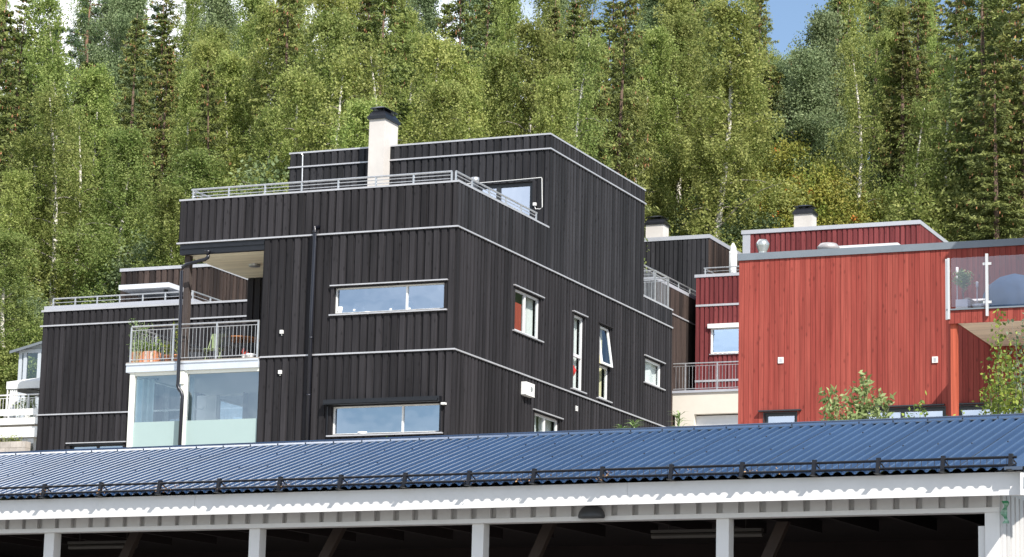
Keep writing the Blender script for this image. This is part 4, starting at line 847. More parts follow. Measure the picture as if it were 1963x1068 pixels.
# leaf litter caught in the guard
mb = MB()
for (x, n_, sp_) in ((86, 12, .05), (195, 18, .05), (310, 40, .12), (420, 14, .04), (538, 40, .05), (655, 8, .03), (990, 45, .2), (1157, 30, .07), (1320, 34, .12), (1427, 26, .08), (1480, 12, .08), (1690, 6, .04), (900, 8, .04)):
    for i in range(n_):
        a = K.V(x, 925, vs_g)[0]+random.gauss(0, sp_)+.03; v_ = vs_g+random.uniform(-.08, .1); z_ = ke+.02+(v_-ve)*TP+random.uniform(0, .06); s = random.uniform(.006, .016)
        d1 = Vector((random.gauss(0, 1), random.gauss(0, 1), random.gauss(0, .7))).normalized()*s; d2 = Vector((random.gauss(0, 1), random.gauss(0, 1), random.gauss(0, .7))).normalized()*s*.6
        c = Vector((a, v_, z_)); mb.quad(tuple(c-d1), tuple(c+d2), tuple(c+d1), tuple(c-d2), random.random())
o = mb.build('leaf_litter', mat('dead_leaves', (.20, .09, .03), .8, rnd=.5, alt=(.30, .19, .10))); o.matrix_world = Matrix.Rotation(AZC, 4, 'Z'); tag(o, kind='stuff')
# lamps and the bag
q = K.V(1141, 995, vc); mb = MB(); mb.lathe((0, 0, 0), [(.145, 0), (.15, .02), (.14, .06), (.11, .1), (.06, .125), (.01, .132)], 20)
o = mb.build('wall_lamp', mat('dark_grey_lamp', (.045, .047, .05), .4, var=.1), smooth=True); o.location = K.world(q[0], vc-.09, q[1]); o.rotation_euler = (0, 0, AZC); o.scale = (.95, .55, 1.0); tag(o, 'dark half-dome outdoor lamp on the carport beam cladding', 'lamp')
TL = mat('grey_tube', (.07, .062, .055), .5)
for (x0, x1, y, l_) in ((133, 262, 1049, 'left of the two fluorescent tube lamps under the carport roof, near the left edge'), (1250, 1462, 1028, 'right of the two fluorescent tube lamps under the carport roof, beside the fourth post')):
    v_ = vc+1.3; a, b = K.V(x0, y, v_), K.V(x1, y, v_); R0 = Root('tube_lamp', K, a[0], v_, a[1]-.03, l_, 'tube lamp', 'tube lamps inside the carport')
    mb = MB(); mb.tube([(a[0], v_, a[1]), (b[0], v_, a[1])], .028, 10); mb.build('lamp_tube', TL, R0); mb = MB(); mb.box(a[0], b[0], v_-.04, v_+.04, a[1]+.03, a[1]+.06)
    for t in (.15, .85): mb.tube([(a[0]+(b[0]-a[0])*t, v_, a[1]+.05), (a[0]+(b[0]-a[0])*t, v_, ke)], .004, 4)
    mb.build('lamp_housing', TL, R0)
q0, q1 = K.V(1928, 961, vc-.05), K.V(1928, 1004, vc-.05); mb = MB(); n = 10
for i in range(n):
    t0, t1 = i/n, (i+1)/n; f = lambda t: (q0[0]+.012*math.sin(t*9), q0[1]+(q1[1]-q0[1])*t, .022+.01*math.sin(t*13+1))
    (a, z, w0), (b, z2, w1_) = f(t0), f(t1)
    mb.quad((a-w0, vc-.085, z), (a+w0, vc-.10, z), (b+w1_, vc-.10, z2), (b-w1_, vc-.085, z2), t0); mb.quad((a-w0, vc-.085, z), (a+w0, vc-.07, z), (b+w1_, vc-.07, z2), (b-w1_, vc-.085, z2), t0)
o = mb.build('plastic_bag', mat('green_plastic', (.02, .22, .09), .35, var=.5, vs_=30, alt=(.35, .5, .4))); o.matrix_world = Matrix.Rotation(AZC, 4, 'Z'); tag(o, 'crumpled green plastic strip hanging on the carport corner', 'plastic bag')

# ================================================================== foliage
def fast_mesh(name, V, F4, mi, rnd, mats, smooth=None, tri=None):
    me = bpy.data.meshes.new(name); nf = len(F4)
    me.vertices.add(len(V)); me.vertices.foreach_set('co', np.asarray(V, np.float32).ravel())
    me.loops.add(nf*4); me.loops.foreach_set('vertex_index', np.asarray(F4, np.int32).ravel())
    me.polygons.add(nf); me.polygons.foreach_set('loop_start', np.arange(0, nf*4, 4, dtype=np.int32)); me.polygons.foreach_set('loop_total', np.full(nf, 4, np.int32))
    for m in mats: me.materials.append(m)
    me.polygons.foreach_set('material_index', np.asarray(mi, np.int32))
    me.update(calc_edges=True)
    a = me.attributes.new('rnd', 'FLOAT', 'FACE'); a.data.foreach_set('value', np.asarray(rnd, np.float32)); me.validate(); return me
def unit(a): return a/np.maximum(np.linalg.norm(a, axis=1, keepdims=True), 1e-6)
def leafquads(Cn, L, W, rg, bias=(0, 0, -.3), flat=None):
    n = len(Cn); d = unit(rg.normal(size=(n, 3))+np.array(bias)); t = unit(rg.normal(size=(n, 3)) if flat is None else rg.normal(size=(n, 3))*np.array([1, 1, flat]))
    w_ = unit(np.cross(d, t)); L = (L*rg.uniform(.7, 1.25, n))[:, None]/2; W = (W*rg.uniform(.7, 1.25, n))[:, None]/2
    V = np.stack([Cn-d*L, Cn+w_*W-d*L*.1, Cn+d*L, Cn-w_*W-d*L*.1], 1).reshape(-1, 3); return V, np.arange(n*4).reshape(-1, 4)
BIRCHL = leafmat('birch_leaves', (.165, .228, .052), (.44, .478, .165), .42, .22)
DECL = leafmat('dark_leaves', (.11, .165, .07), (.30, .37, .19), .35, .22)
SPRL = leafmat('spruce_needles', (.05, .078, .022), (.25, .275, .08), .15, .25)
PINEL = leafmat('pine_needles', (.055, .095, .05), (.12, .17, .085), .15, .2)
ROWL = leafmat('rowan_leaves', (.14, .20, .04), (.42, .40, .09), .35, .15)
BBARK = mat('birch_bark', (.62, .58, .52), .8, var=.55, vs_=3.0, stretch=(1.5, 1.5, 5))
SBARK = mat('spruce_bark', (.13, .085, .06), .9, var=.4, vs_=4, stretch=(3, 3, .6))
PBARK = mat('pine_bark', (.20, .115, .075), .9, var=.3, vs_=4)
GBARK = mat('grey_bark', (.20, .18, .15), .9, var=.3, vs_=4)
CONE = mat('spruce_cones', (.27, .12, .05), .7, var=.3, rnd=.3)
def proto_birch(seed, Hh=12., Rr=1.75, m=None, bark=None, leaf=(.078, .058), n=64, cs=.2, per=150, lean=.45, droop=.5, tall=.93, strand=True):
    rg = np.random.default_rng(seed); tr = MB(); ph = rg.uniform(0, 6, 4)
    tx = lambda t: lean*math.sin(t*2.1+ph[0])*t+.16*math.sin(t*7+ph[1])*min(1, t*3); ty = lambda t: lean*math.sin(t*1.7+ph[2])*t+.16*math.sin(t*6+ph[3])*min(1, t*3); lop = [rg.uniform(.55, 1.35) for _ in range(9)]
    pts = [(tx(i/16*tall), ty(i/16*tall), i/16*tall*Hh) for i in range(17)]; tr.tube(pts, [.125*(1-i/16)**.75+.012 for i in range(17)], 7)
    Cs = []; R = []
    for b in range(n):
        t = .16+.82*((b+rg.uniform())/n)**.85; az = b*2.39996+rg.uniform(-.5, .5); z = t*Hh
        pf = max(.12, min(1.0, (t-.05)*3.2)*(1-max(0, t-.35)/.68)**.75); L = Rr*pf*rg.uniform(.5, 1.25)*lop[int((az % (2*PI))/(2*PI)*3)+3*min(2, int(t*3))]
        bz = np.array([tx(min(t, tall)), ty(min(t, tall)), min(z, Hh*tall)]); dx, dy = math.cos(az), math.sin(az); up = rg.uniform(.5, 1.3)
        f = lambda s: bz+np.array([dx*L*s, dy*L*s, L*(up*s-droop*1.3*s*s)])
        if L > .5: tr.tube([tuple(f(s)) for s in (0, .3, .6, .9)], [.028, .02, .012, .005], 4, m=1, cap=False)
        k = int(max(3, 7*L/Rr+1))
        for j in range(k):
            s = .25+.8*(j+rg.uniform())/k; c = f(s)+rg.normal(size=3)*.1; m_ = int(per*rg.uniform(.35, 1.6)); tone = rg.uniform(.1, .75)
            if strand:                                  # leaves hang along thin drooping twigs
                ns = int(rg.integers(5, 10)); so_ = rg.normal(size=(ns, 3))*np.array([cs, cs, cs*.7]); sl_ = rg.uniform(.25, .95, ns)*min(1, L/Rr+.35); w_ = rg.integers(0, ns, m_); q = rg.uniform(0, 1, m_)
                sp = so_[w_]+rg.normal(size=(m_, 3))*(.03+.05*(1-q))[:, None]; sp[:, 2] -= q*sl_[w_]; sp[:, :2] += (so_[w_][:, :2]*.35)*q[:, None]
            else:
                sp = rg.normal(size=(m_, 3))*np.array([cs, cs, cs]); sp[:, 2] -= np.abs(rg.normal(size=m_))*cs*.6
            Cs.append(c+sp); R.append(np.clip(tone+rg.normal(size=m_)*.2, 0, 1))
    Cs = np.concatenate(Cs); V, F = leafquads(Cs, leaf[0], leaf[1], rg)
    me = fast_mesh('crown', V, F, np.zeros(len(F)), np.concatenate(R), [m or BIRCHL])
    t_ = MB.build(tr, 'trunk', [bark or BBARK, GBARK], smooth=True); tm = t_.data; bpy.data.objects.remove(t_); return tm, me, Hh
def proto_spruce(seed, Hh=15., Rr=2.3, m=None, pw=.85, dens=1.0):
    rg = np.random.default_rng(seed); tr = MB(); tr.tube([(0, 0, 0), (0.03, 0, Hh*.5), (0, 0, Hh)], [.2, .12, .015], 7); Cs = []; D_ = []; LL = []; R = []; MI = []
    z = Hh*.05
    while z < Hh*.985:
        t = z/Hh; L0 = Rr*(1-t)**pw*min(1, .6+t*3)+.12; nb = int(5+3*(1-t)+rg.integers(0, 2)); a0 = rg.uniform(0, 6.3)
        for b in range(nb):
            az = a0+2*PI*b/nb+rg.uniform(-.3, .3); L = L0*rg.uniform(.65, 1.18); o_ = np.array([math.cos(az), math.sin(az), 0]); s_ = np.array([-math.sin(az), math.cos(az), 0])
            dn = rg.uniform(.28, .55) if t < .75 else rg.uniform(-.4, .2); k = int(dens*(22+44*L)); s = rg.uniform(.12, 1, k)**.8
            pos = np.array([0, 0, z])+o_*(L*s)[:, None]+np.array([0, 0, 1])*(L*(-dn*s+.33*dn*s**3+(.1*s)))[:, None]
            wd_ = .30*L*(1-s*.75)+.05; lat = rg.uniform(-1, 1, k)*wd_; pos = pos+s_*lat[:, None]; pos[:, 2] -= np.abs(rg.normal(size=k))*.13*(1-t*.6)
            dr = unit(o_*.7+s_*(np.sign(lat)*.7)[:, None]+np.array([0, 0, -.35])+rg.normal(size=(k, 3))*.35)
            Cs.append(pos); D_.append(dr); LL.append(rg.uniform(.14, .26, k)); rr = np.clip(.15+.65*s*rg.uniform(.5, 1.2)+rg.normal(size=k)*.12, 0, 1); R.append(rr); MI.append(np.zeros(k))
            if t > .45 and rg.uniform() < .45:
                q = int(rg.integers(2, 6)); s2 = rg.uniform(.5, 1, q); pc = np.array([0, 0, z-.1])+o_*(L*s2)[:, None]+np.array([0, 0, 1])*(L*(-dn*s2*.9))[:, None]+rg.normal(size=(q, 3))*.07
                Cs.append(pc); D_.append(unit(np.array([[0, 0, -1.]])+rg.normal(size=(q, 3))*.15)); LL.append(np.full(q, .15)); R.append(rg.uniform(0, 1, q)); MI.append(np.ones(q))
        z += rg.uniform(.26, .42)
    Cs = np.concatenate(Cs); D_ = np.concatenate(D_); LL = np.concatenate(LL)[:, None]; R = np.concatenate(R); MI = np.concatenate(MI); n = len(Cs)
    w_ = unit(np.cross(D_, rg.normal(size=(n, 3))))*np.where(MI > 0, .028, rg.uniform(.022, .042, n))[:, None]
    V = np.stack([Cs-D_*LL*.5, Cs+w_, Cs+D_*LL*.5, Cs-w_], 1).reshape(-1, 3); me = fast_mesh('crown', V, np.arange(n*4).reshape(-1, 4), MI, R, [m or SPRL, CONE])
    t_ = tr.build('trunk', SBARK, smooth=True); tm = t_.data; bpy.data.objects.remove(t_); return tm, me, Hh
def proto_pine(seed, Hh=14., Rr=2.4):
    rg = np.random.default_rng(seed); tr = MB(); tr.tube([(0, 0, 0), (.15, .1, Hh*.4), (.05, .2, Hh*.75), (0, 0, Hh*.98)], [.2, .15, .09, .02], 7); Cs = []; D_ = []; R = []
    for b in range(46):
        t = .32+.66*b/46; az = b*2.4+rg.uniform(-.5, .5); L = Rr*(1.08-t)**.55*rg.uniform(.5, 1.1); o_ = np.array([math.cos(az), math.sin(az), rg.uniform(.05, .5)]); base = np.array([0, 0, t*Hh])
        tr.tube([tuple(base), tuple(base+o_*L*.6+np.array([0, 0, -.1])), tuple(base+o_*L)], [.04, .025, .01], 4, m=0, cap=False)
        for j in range(int(5+5*L)):
            c = base+o_*L*rg.uniform(.4, 1.05)+rg.normal(size=3)*np.array([.22, .22, .12])*L*.6; k = 42; d = unit(rg.normal(size=(k, 3))+np.array([0, 0, .5])+o_*.3); Cs.append(c+d*rg.uniform(.03, .16, k)[:, None]); D_.append(d); R.append(np.clip(rg.uniform(.2, .8)+rg.normal(size=k)*.15, 0, 1))
    Cs = np.concatenate(Cs); D_ = np.concatenate(D_); n = len(Cs); w_ = unit(np.cross(D_, rg.normal(size=(n, 3))))*.016
    V = np.stack([Cs-D_*.075, Cs+w_, Cs+D_*.075, Cs-w_], 1).reshape(-1, 3); me = fast_mesh('crown', V, np.arange(n*4).reshape(-1, 4), np.zeros(n), np.concatenate(R), [PINEL])
    t_ = tr.build('trunk', PBARK, smooth=True); tm = t_.data; bpy.data.objects.remove(t_); return tm, me, Hh
def proto_rowan(seed, Hh=8., berries=True, m=None):
    rg = np.random.default_rng(seed); tr = MB(); Cs = []; R = []; MI = []
    for s in range(4):
        a = rg.uniform(0, 6.3); tp = np.array([math.cos(a)*.7, math.sin(a)*.7, Hh*.7]); tr.tube([(0, 0, 0), tuple(tp*.5+rg.normal(size=3)*.1), tuple(tp)], [.05, .035, .01], 5, cap=False)
    for b in range(300):
        d = rg.normal(size=3); d /= np.linalg.norm(d); c = np.array([0, 0, Hh*.56])+d*np.array([Hh*.28, Hh*.28, Hh*.42])*rg.uniform(.3, 1.0)**.5*(1 if d[2] > -.5 else .8); k = 90; Cs.append(c+rg.normal(size=(k, 3))*.21); R.append(np.clip(rg.uniform(.1, .9)+rg.normal(size=k)*.2, 0, 1)); MI.append(np.zeros(k))
        if berries and rg.uniform() < .2: q = 18; Cs.append(c+np.array([0, 0, -.05])+rg.normal(size=(q, 3))*.075); R.append(rg.uniform(0, 1, q)); MI.append(np.ones(q))
    Cs = np.concatenate(Cs); V, F = leafquads(Cs, .115, .07, rg); me = fast_mesh('crown', V, F, np.concatenate(MI), np.concatenate(R), [m or ROWL, BERRY])
    t_ = tr.build('trunk', GBARK, smooth=True); tm = t_.data; bpy.data.objects.remove(t_); return tm, me, Hh
PROT = {
 'birch': [proto_birch(s, Rr=r, n=n_) for s, r, n_ in ((1, 1.75, 64), (2, 1.5, 58), (3, 2.0, 70), (4, 1.55, 56), (5, 1.85, 66), (6, 1.7, 60))],
 'leafy': [proto_birch(s, Rr=2.0, m=DECL, bark=GBARK, leaf=(.085, .075), n=70, droop=.25, cs=.2, strand=False) for s in (21, 22)],
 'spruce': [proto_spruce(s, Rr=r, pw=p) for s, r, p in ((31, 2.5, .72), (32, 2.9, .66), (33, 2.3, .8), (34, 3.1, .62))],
 'pine': [proto_pine(41), proto_pine(42)],
 'rowan': [proto_rowan(51), proto_rowan(52)],
 'bush': [proto_rowan(61, 7., False, DECL), proto_rowan(62, 6.5, False, BIRCHL)],
 'slim': [proto_birch(s, Rr=1.5, n=40, per=110) for s in (71, 72)],
}
NAMES = {'slim': 'birch_tree', 'birch': 'birch_tree', 'leafy': 'aspen_tree', 'spruce': 'spruce_tree', 'pine': 'pine_tree', 'rowan': 'rowan_tree', 'bush': 'forest_shrub'}
TREES = []
def plant(kind, x, ytop, d, wsc=1.0, minh=2.5, maxh=24):
    d = d+(22 if x > 1180 else (4 if x > 520 else (11 if x > 75 else 3)))
    p = O+H.ray(x, ytop)*(d/FPX); b = gz(p.x, p.y); h = p.z-b
    h = max(minh, min(maxh, h)); TREES.append([kind, x, d, p.x, p.y, b, h, wsc, ytop])
rt = random.Random(5)
# the trees one can tell apart, from the photograph: (kind, x, top y, distance, width)
for a in [('birch', 18, 300, 96, 1.0), ('slim', 118, 150, 92, 1.25), ('slim', 178, 190, 94, 1.0), ('birch', 238, 215, 91, 1.2), ('birch', 60, 215, 100, 1.1), ('birch', 40, 430, 90, 1.2), ('birch', 205, 105, 101, 1.1),
          ('spruce', 262, 20, 112, .8), ('spruce', 318, 75, 106, .75), ('birch', 385, 270, 89, 1.3), ('birch', 340, 335, 87, 1.2), ('spruce', 30, -10, 126, .8), ('spruce', 118, 25, 128, .6), ('pine', 190, -30, 132, 1.0), ('pine', 262, -60, 136, 1.0), ('pine', 235, 30, 130, .9),
          ('birch', 505, -15, 104, 1.2), ('birch', 560, 90, 97, 1.2), ('birch', 612, -10, 103, 1.15), ('slim', 655, 60, 96, 1.2), ('birch', 490, 170, 93, 1.15), ('birch', 445, 60, 103, 1.1), ('birch', 395, 20, 112, 1.2), ('spruce', 430, 120, 98, .7),
          ('spruce', 700, -60, 112, .9), ('slim', 745, 50, 97, 1.2), ('birch', 700, 170, 90, 1.2), ('birch', 800, 30, 99, 1.25), ('birch', 850, 120, 92, 1.15), ('spruce', 893, -50, 108, .85), ('birch', 932, 80, 98, 1.0), ('spruce', 830, -10, 116, .8),
          ('birch', 985, 10, 101, 1.1), ('birch', 1035, 110, 93, 1.1), ('slim', 1110, 12, 96, .95), ('birch', 1078, 60, 104, 1.0), ('spruce', 1172, -30, 104, .8), ('birch', 1238, 35, 98, 1.2), ('birch', 1215, 150, 92, 1.0), ('birch', 1295, 10, 100, 1.2), ('spruce', 1035, -5, 122, .7),
          ('birch', 1380, -25, 92, 1.45), ('birch', 1430, 60, 97, 1.2), ('birch', 1330, 60, 104, 1.15), ('spruce', 1450, -20, 122, .7), ('leafy', 1530, 75, 98, 1.15), ('leafy', 1492, 110, 102, 1.05), ('birch', 1470, 130, 95, .9),
          ('slim', 1632, 45, 93, 1.05), ('spruce', 1600, -60, 108, .9), ('spruce', 1665, -50, 112, .9), ('leafy', 1590, 10, 101, 1.0), ('slim', 1742, 165, 91, 1.1), ('slim', 1800, 68, 96, .9), ('spruce', 1750, -60, 106, .8), ('birch', 1700, 40, 103, 1.0),
          ('spruce', 1880, -140, 93, 1.1), ('spruce', 1950, -110, 90, 1.15), ('spruce', 1835, -60, 101, .9), ('spruce', 1990, -60, 97, 1.1), ('spruce', 1905, 120, 88, 1.0), ('spruce', 2030, -50, 92, 1.1),
          ('rowan', 1500, 270, 95, 1.0), ('rowan', 1560, 310, 93, 1.0), ('rowan', 1600, 345, 92, 1.0), ('rowan', 1672, 350, 94, 1.0), ('rowan', 1350, 375, 95, .9), ('bush', 1235, 360, 97, .9), ('rowan', 1455, 330, 94, 1.0),
          ('bush', 1790, 340, 91, 1.2), ('bush', 1400, 360, 92, 1.1), ('bush', 1310, 370, 98, 1.0), ('bush', 20, 560, 92, 1.3), ('bush', 60, 600, 90, 1.1), ('bush', -20, 520, 94, 1.3), ('bush', 0, 650, 89, 1.1), ('bush', 330, 440, 90, 1.2), ('bush', 280, 470, 92, 1.1), ('bush', 420, 420, 94, 1.1), ('bush', 480, 400, 96, 1.2),
          ('bush', 110, 500, 97, 1.3), ('bush', 190, 470, 98, 1.3), ('bush', 560, 300, 98, 1.3), ('bush', 1480, 390, 99, 1.2), ('bush', 1700, 390, 96, 1.2), ('bush', 300, 400, 96, .9)]:
    plant(*a)
def skyline(x):
    for (a, b, y) in ((45, 130, 35), (440, 475, 5), (1120, 1165, 8), (1400, 1425, 10), (1478, 1562, 85)):
        if a <= x <= b: return y
    return -60
for d in (101, 108, 116, 124, 132, 140, 148):
    x = -70+rt.uniform(0, 60)
    while x < 2040:
        r = rt.random(); kind = 'birch' if r < (.50 if d < 120 else .48) else ('spruce' if r < (.88 if d < 120 else .74) else ('leafy' if r < .93 else 'pine'))
        if (x > 1780 and r > .25) or (kind == 'pine' and x > 700): kind = 'spruce'
        nh = {'birch': rt.uniform(13, 20)+(3 if d > 120 else 0), 'spruce': rt.uniform(14, 21), 'leafy': rt.uniform(15, 20), 'pine': rt.uniform(15, 20)}[kind]
        p = O+H.ray(x, 300)*(d/FPX); zt = gz(p.x, p.y)+nh; py = CY-FPX*math.tan(math.atan((zt-O.z)/p.y)-PITCH)+(x-CX)*.0234
        sky_ = max(skyline(x-12), skyline(x), skyline(x+12))
        plant(kind, x, max(py, sky_+rt.uniform(0, 18)), d, rt.uniform(.85, 1.15)); x += rt.uniform(3.0, 4.6)*FPX/d
ZONES = [(-999, 90, 'at the far left edge'), (90, 235, 'above the left black house'), (235, 360, 'left of the terrace railing'), (360, 700, 'above the terrace railing'), (700, 800, 'behind the tall chimney'), (800, 1060, 'above the penthouse roof'), (1060, 1235, "right of the penthouse"),
         (1235, 1420, 'above the rear black house'), (1420, 1580, 'above the red house chimney'), (1580, 1770, 'above the red penthouse'), (1770, 9999, 'at the far right edge')]
ROWS = [(0, 101, 'front row'), (101, 112, 'second row'), (112, 122, 'third row'), (122, 134, 'fourth row'), (134, 999, 'rearmost row')]
ADJ = {'birch': 'yellow-green birch', 'slim': 'sparse white-stemmed birch', 'leafy': 'grey-green aspen', 'spruce': 'dark spruce', 'pine': 'blue-green pine', 'rowan': 'orange-berried rowan', 'bush': 'leafy green shrub'}
GRP = {'birch': 'birches in the forest', 'slim': 'birches in the forest', 'leafy': 'aspens in the forest', 'spruce': 'spruces in the forest', 'pine': 'pines in the forest', 'rowan': 'rowans along the forest edge', 'bush': 'shrubs under the forest edge'}
ORD = ['first', 'second', 'third', 'fourth', 'fifth', 'sixth', 'seventh', 'eighth', 'ninth', 'tenth']
key = {}
for t in TREES:
    zn = next(z for a, b, z in ZONES if a <= t[1] < b); rw = next(z for a, b, z in ROWS if a <= t[2] < b); key.setdefault((t[0], zn, rw), []).append(t)
for (kind, zn, rw), L in key.items():
    L.sort(key=lambda t: t[1])
    for i, t in enumerate(L): t.append(f"{ADJ[kind]} in the {rw} {zn}" if len(L) == 1 else f"{ORD[i]} {ADJ[kind]} from the left in the {rw} {zn}")
cnt = {}
for t in TREES:
    kind, x, d, X, Y, b, h, ws, yt, lab = t; P_ = PROT[kind]; i = cnt.get(kind, rt.randrange(9)); cnt[kind] = i+1; tm, cm, Hh = P_[i % len(P_)]
    e_ = bpy.data.objects.new(NAMES[kind], None); C.objects.link(e_); e_.location = (X, Y, b-.1); s = (h+.1)/Hh; wf = s**.35*ws if kind not in ('rowan', 'bush') else s**.8*ws
    e_.scale = (wf, wf, s); e_.rotation_euler = (rt.uniform(-.045, .045), rt.uniform(-.045, .045), rt.uniform(0, 6.28)); tag(e_, lab, {'birch': 'birch', 'slim': 'birch', 'leafy': 'aspen', 'spruce': 'spruce', 'pine': 'pine', 'rowan': 'rowan', 'bush': 'shrub'}[kind], GRP[kind])
    for nm, me in (('trunk', tm), ('crown', cm)):
        o = bpy.data.objects.new(nm, me); C.objects.link(o); o.parent = e_

# ================================================================== plants near the houses
def stems_plant(name, fr, tips, base, d, label, cat, m, L=.09, W=.05, dens=60, spread=.10, stem=.012, bark=None, seed=0, low=.25, group=None):
    """tips: (px, py) of the shoot ends; every shoot grows from the base point on the ground"""
    rg = np.random.default_rng(900+seed); P0 = O+H.ray(*base)*(d/FPX); z0 = gz(P0.x, P0.y)
    e_ = bpy.data.objects.new(name, None); C.objects.link(e_); e_.location = (P0.x, P0.y, z0); tag(e_, label, cat, group)
    mb = MB(); Cs = []
    for (x, y) in tips:
        T = O+H.ray(x, y)*(d/FPX); T = np.array([T.x-P0.x, T.y-P0.y+rg.uniform(-.5, .5), T.z-z0]); B = np.array([rg.normal()*.05, rg.normal()*.05, 0.])
        f = lambda s: B+(T-B)*np.array([s**1.6, s**1.6, s]); mb.tube([tuple(f(s)) for s in np.linspace(0, 1, 8)], [stem*(1.15-s) for s in np.linspace(0, 1, 8)], 5, cap=False)
        n = int(dens*T[2]*(1-low)); s = rg.uniform(low, 1.0, n); Pt = np.stack([f(q) for q in s]); sp = spread*(1.25-s)[:, None]*1.6+.02; Cs.append(Pt+rg.normal(size=(n, 3))*sp)
    Cs = np.concatenate(Cs); V, F = leafquads(Cs, L, W, rg, bias=(0, 0, .5)); me = fast_mesh('foliage', V, F, np.zeros(len(F)), rg.uniform(0, 1, len(F)), [m])
    o = mb.build('stem', bark or GBARK, smooth=True); o.parent = e_
    o = bpy.data.objects.new('foliage', me); C.objects.link(o); o.parent = e_; return e_
APPL = leafmat('apple_leaves', (.13, .20, .06), (.34, .43, .19), .25, .1)
YELL = leafmat('sapling_leaves', (.10, .16, .04), (.36, .42, .08), .3, .1)
GREYG = leafmat('greyish_leaves', (.09, .14, .08), (.30, .36, .22), .3, .1)
stems_plant('apple_shrub', H, [(1581, 748), (1602, 745), (1590, 775), (1622, 762), (1655, 720), (1668, 728), (1643, 745), (1690, 752), (1680, 775), (1704, 765), (1650, 780), (1630, 790)], (1650, 900), 45, 'silver-green leafy shrub rising above the blue roof before the bright red wall', 'shrub', APPL, L=.12, W=.05, dens=150, spread=.085, seed=1, low=.5)
stems_plant('young_shrub', H, [(1760, 768), (1748, 785), (1735, 795), (1770, 790)], (1750, 900), 44, 'small bright green shrub before the dark-framed window right of the silver-green shrub', 'shrub', YELL, L=.08, W=.045, dens=110, spread=.06, seed=2, low=.55)
stems_plant('young_tree', H, [(1908, 603), (1904, 700), (1890, 715), (1925, 690), (1896, 745), (1915, 740), (1930, 735)], (1908, 900), 46, 'tall thin sapling with one long yellow-green shoot reaching up to the glass balcony', 'tree', YELL, L=.085, W=.055, dens=110, spread=.12, stem=.018, seed=3, low=.35)
stems_plant('young_tree', H, [(1944, 652), (1935, 690), (1955, 690), (1962, 735), (1948, 725), (1938, 750), (1972, 680)], (1948, 900), 46.6, 'leafy sapling at the right edge under the balcony, shorter than its neighbour', 'tree', YELL, L=.085, W=.055, dens=120, spread=.13, stem=.018, seed=4, low=.35)
stems_plant('young_tree', H, [(1950, 612), (1966, 600), (1975, 640), (1985, 700), (1968, 655)], (1990, 900), 45, 'grey-green branch tips entering at the right edge before the glass balcony', 'tree', GREYG, L=.09, W=.05, dens=40, spread=.10, stem=.02, seed=5, low=.45)
stems_plant('garden_plant', H, [(1826, 793), (1840, 796), (1818, 800), (1832, 798)], (1832, 880), 45, 'small yellow-green tips at the foot of the orange-red balcony post', 'plant', YELL, L=.08, W=.04, dens=50, spread=.06, seed=6, low=.7)
def spiky(x, y, h, d, label, seed, sc_=1.):
    rg = np.random.default_rng(seed); T = O+H.ray(x, y)*(d/FPX); z0 = gz(T.x, T.y); e_ = bpy.data.objects.new('spiky_plant', None); C.objects.link(e_); e_.location = (T.x, T.y, z0); tag(e_, label, 'plant', 'spiky plants behind the blue roof')
    mb = MB(); zt_ = T.z-z0; mb.tube([(0, 0, 0), (.02, 0, zt_*.5), (0, 0, zt_-.05)], .012, 5); st = mb.build('stem', GREENP); st.parent = e_; mb = MB()
    for i in range(26):
        a = rg.uniform(0, 6.3); z = zt_-rg.uniform(0, h); l = rg.uniform(.14, .24)*sc_; up = rg.uniform(.25, 1.1); o_ = Vector((math.cos(a), math.sin(a), 0)); sd = Vector((-math.sin(a), math.cos(a), 0))*.016
        p0 = Vector((0, 0, z)); p1 = p0+o_*l*.5+Vector((0, 0, l*.5*up)); p2 = p0+o_*l+Vector((0, 0, l*.45*up)); r = rg.uniform()
        mb.quad(tuple(p0-sd*.4), tuple(p0+sd*.4), tuple(p1+sd), tuple(p1-sd), r); mb.quad(tuple(p1-sd), tuple(p1+sd), tuple(p2+sd*.1), tuple(p2-sd*.1), r)
    o = mb.build('foliage', APPL); o.parent = e_
spiky(1302, 796, .30, 46, 'largest spiky plant behind the blue roof, in front of the beige garage wall', 1, 1.1); spiky(1216, 811, .16, 46, 'spiky plant behind the blue roof at the foot of the central house side wall', 2); spiky(1192, 821, .1, 46, 'smallest spiky plant tip above the blue roof, left of its taller neighbour', 3, .8)
stems_plant('garden_plant', H, [(700, 846), (712, 845), (722, 847), (733, 844), (742, 846), (706, 849), (728, 849)], (722, 950), 48, 'low green tips above the blue roof ridge under the lower long window', 'plant', YELL, L=.07, W=.04, dens=50, spread=.07, seed=8, low=.85)
# ================================================================== things on the balcony of the central house
def at_uv(e_, u, v, z): e_.location = H.world(u, v, z); e_.rotation_euler = (0, 0, AZ)
def leafclump(cs_, n, sp, L, W, m, seed, name='foliage'):
    rg = np.random.default_rng(seed); P_ = np.concatenate([np.array(c)+rg.normal(size=(n, 3))*np.array(sp) for c in cs_]); V, F = leafquads(P_, L, W, rg, bias=(0, 0, .4)); me = fast_mesh(name, V, F, np.zeros(len(F)), rg.uniform(0, 1, len(F)), [m]); o = bpy.data.objects.new(name, me); C.objects.link(o); return o
def thing(name, u, v, z, label, cat, group=None): e_ = bpy.data.objects.new(name, None); C.objects.link(e_); at_uv(e_, u, v, z); return tag(e_, label, cat, group)
vp_ = vF+.42; a0, a1 = hx(256, 680, vp_), hx(304, 680, vp_); Lp = a1-a0
e_ = thing('planter', (a0+a1)/2, vp_, zD, 'long terracotta and white planter full of herbs at the left end of the balcony', 'planter')
mb = MB(); n = 9
for i in range(n): x = -Lp/2+Lp*i/n; mb.box(x, x+Lp/n-.008, -.14, .14, 0.01, .34, i/n, i % 2 if i % 3 else 0)
o = mb.build('trough', [TERRA, mat('pale_terracotta', (.70, .55, .48), .7, var=.1)]); o.parent = e_
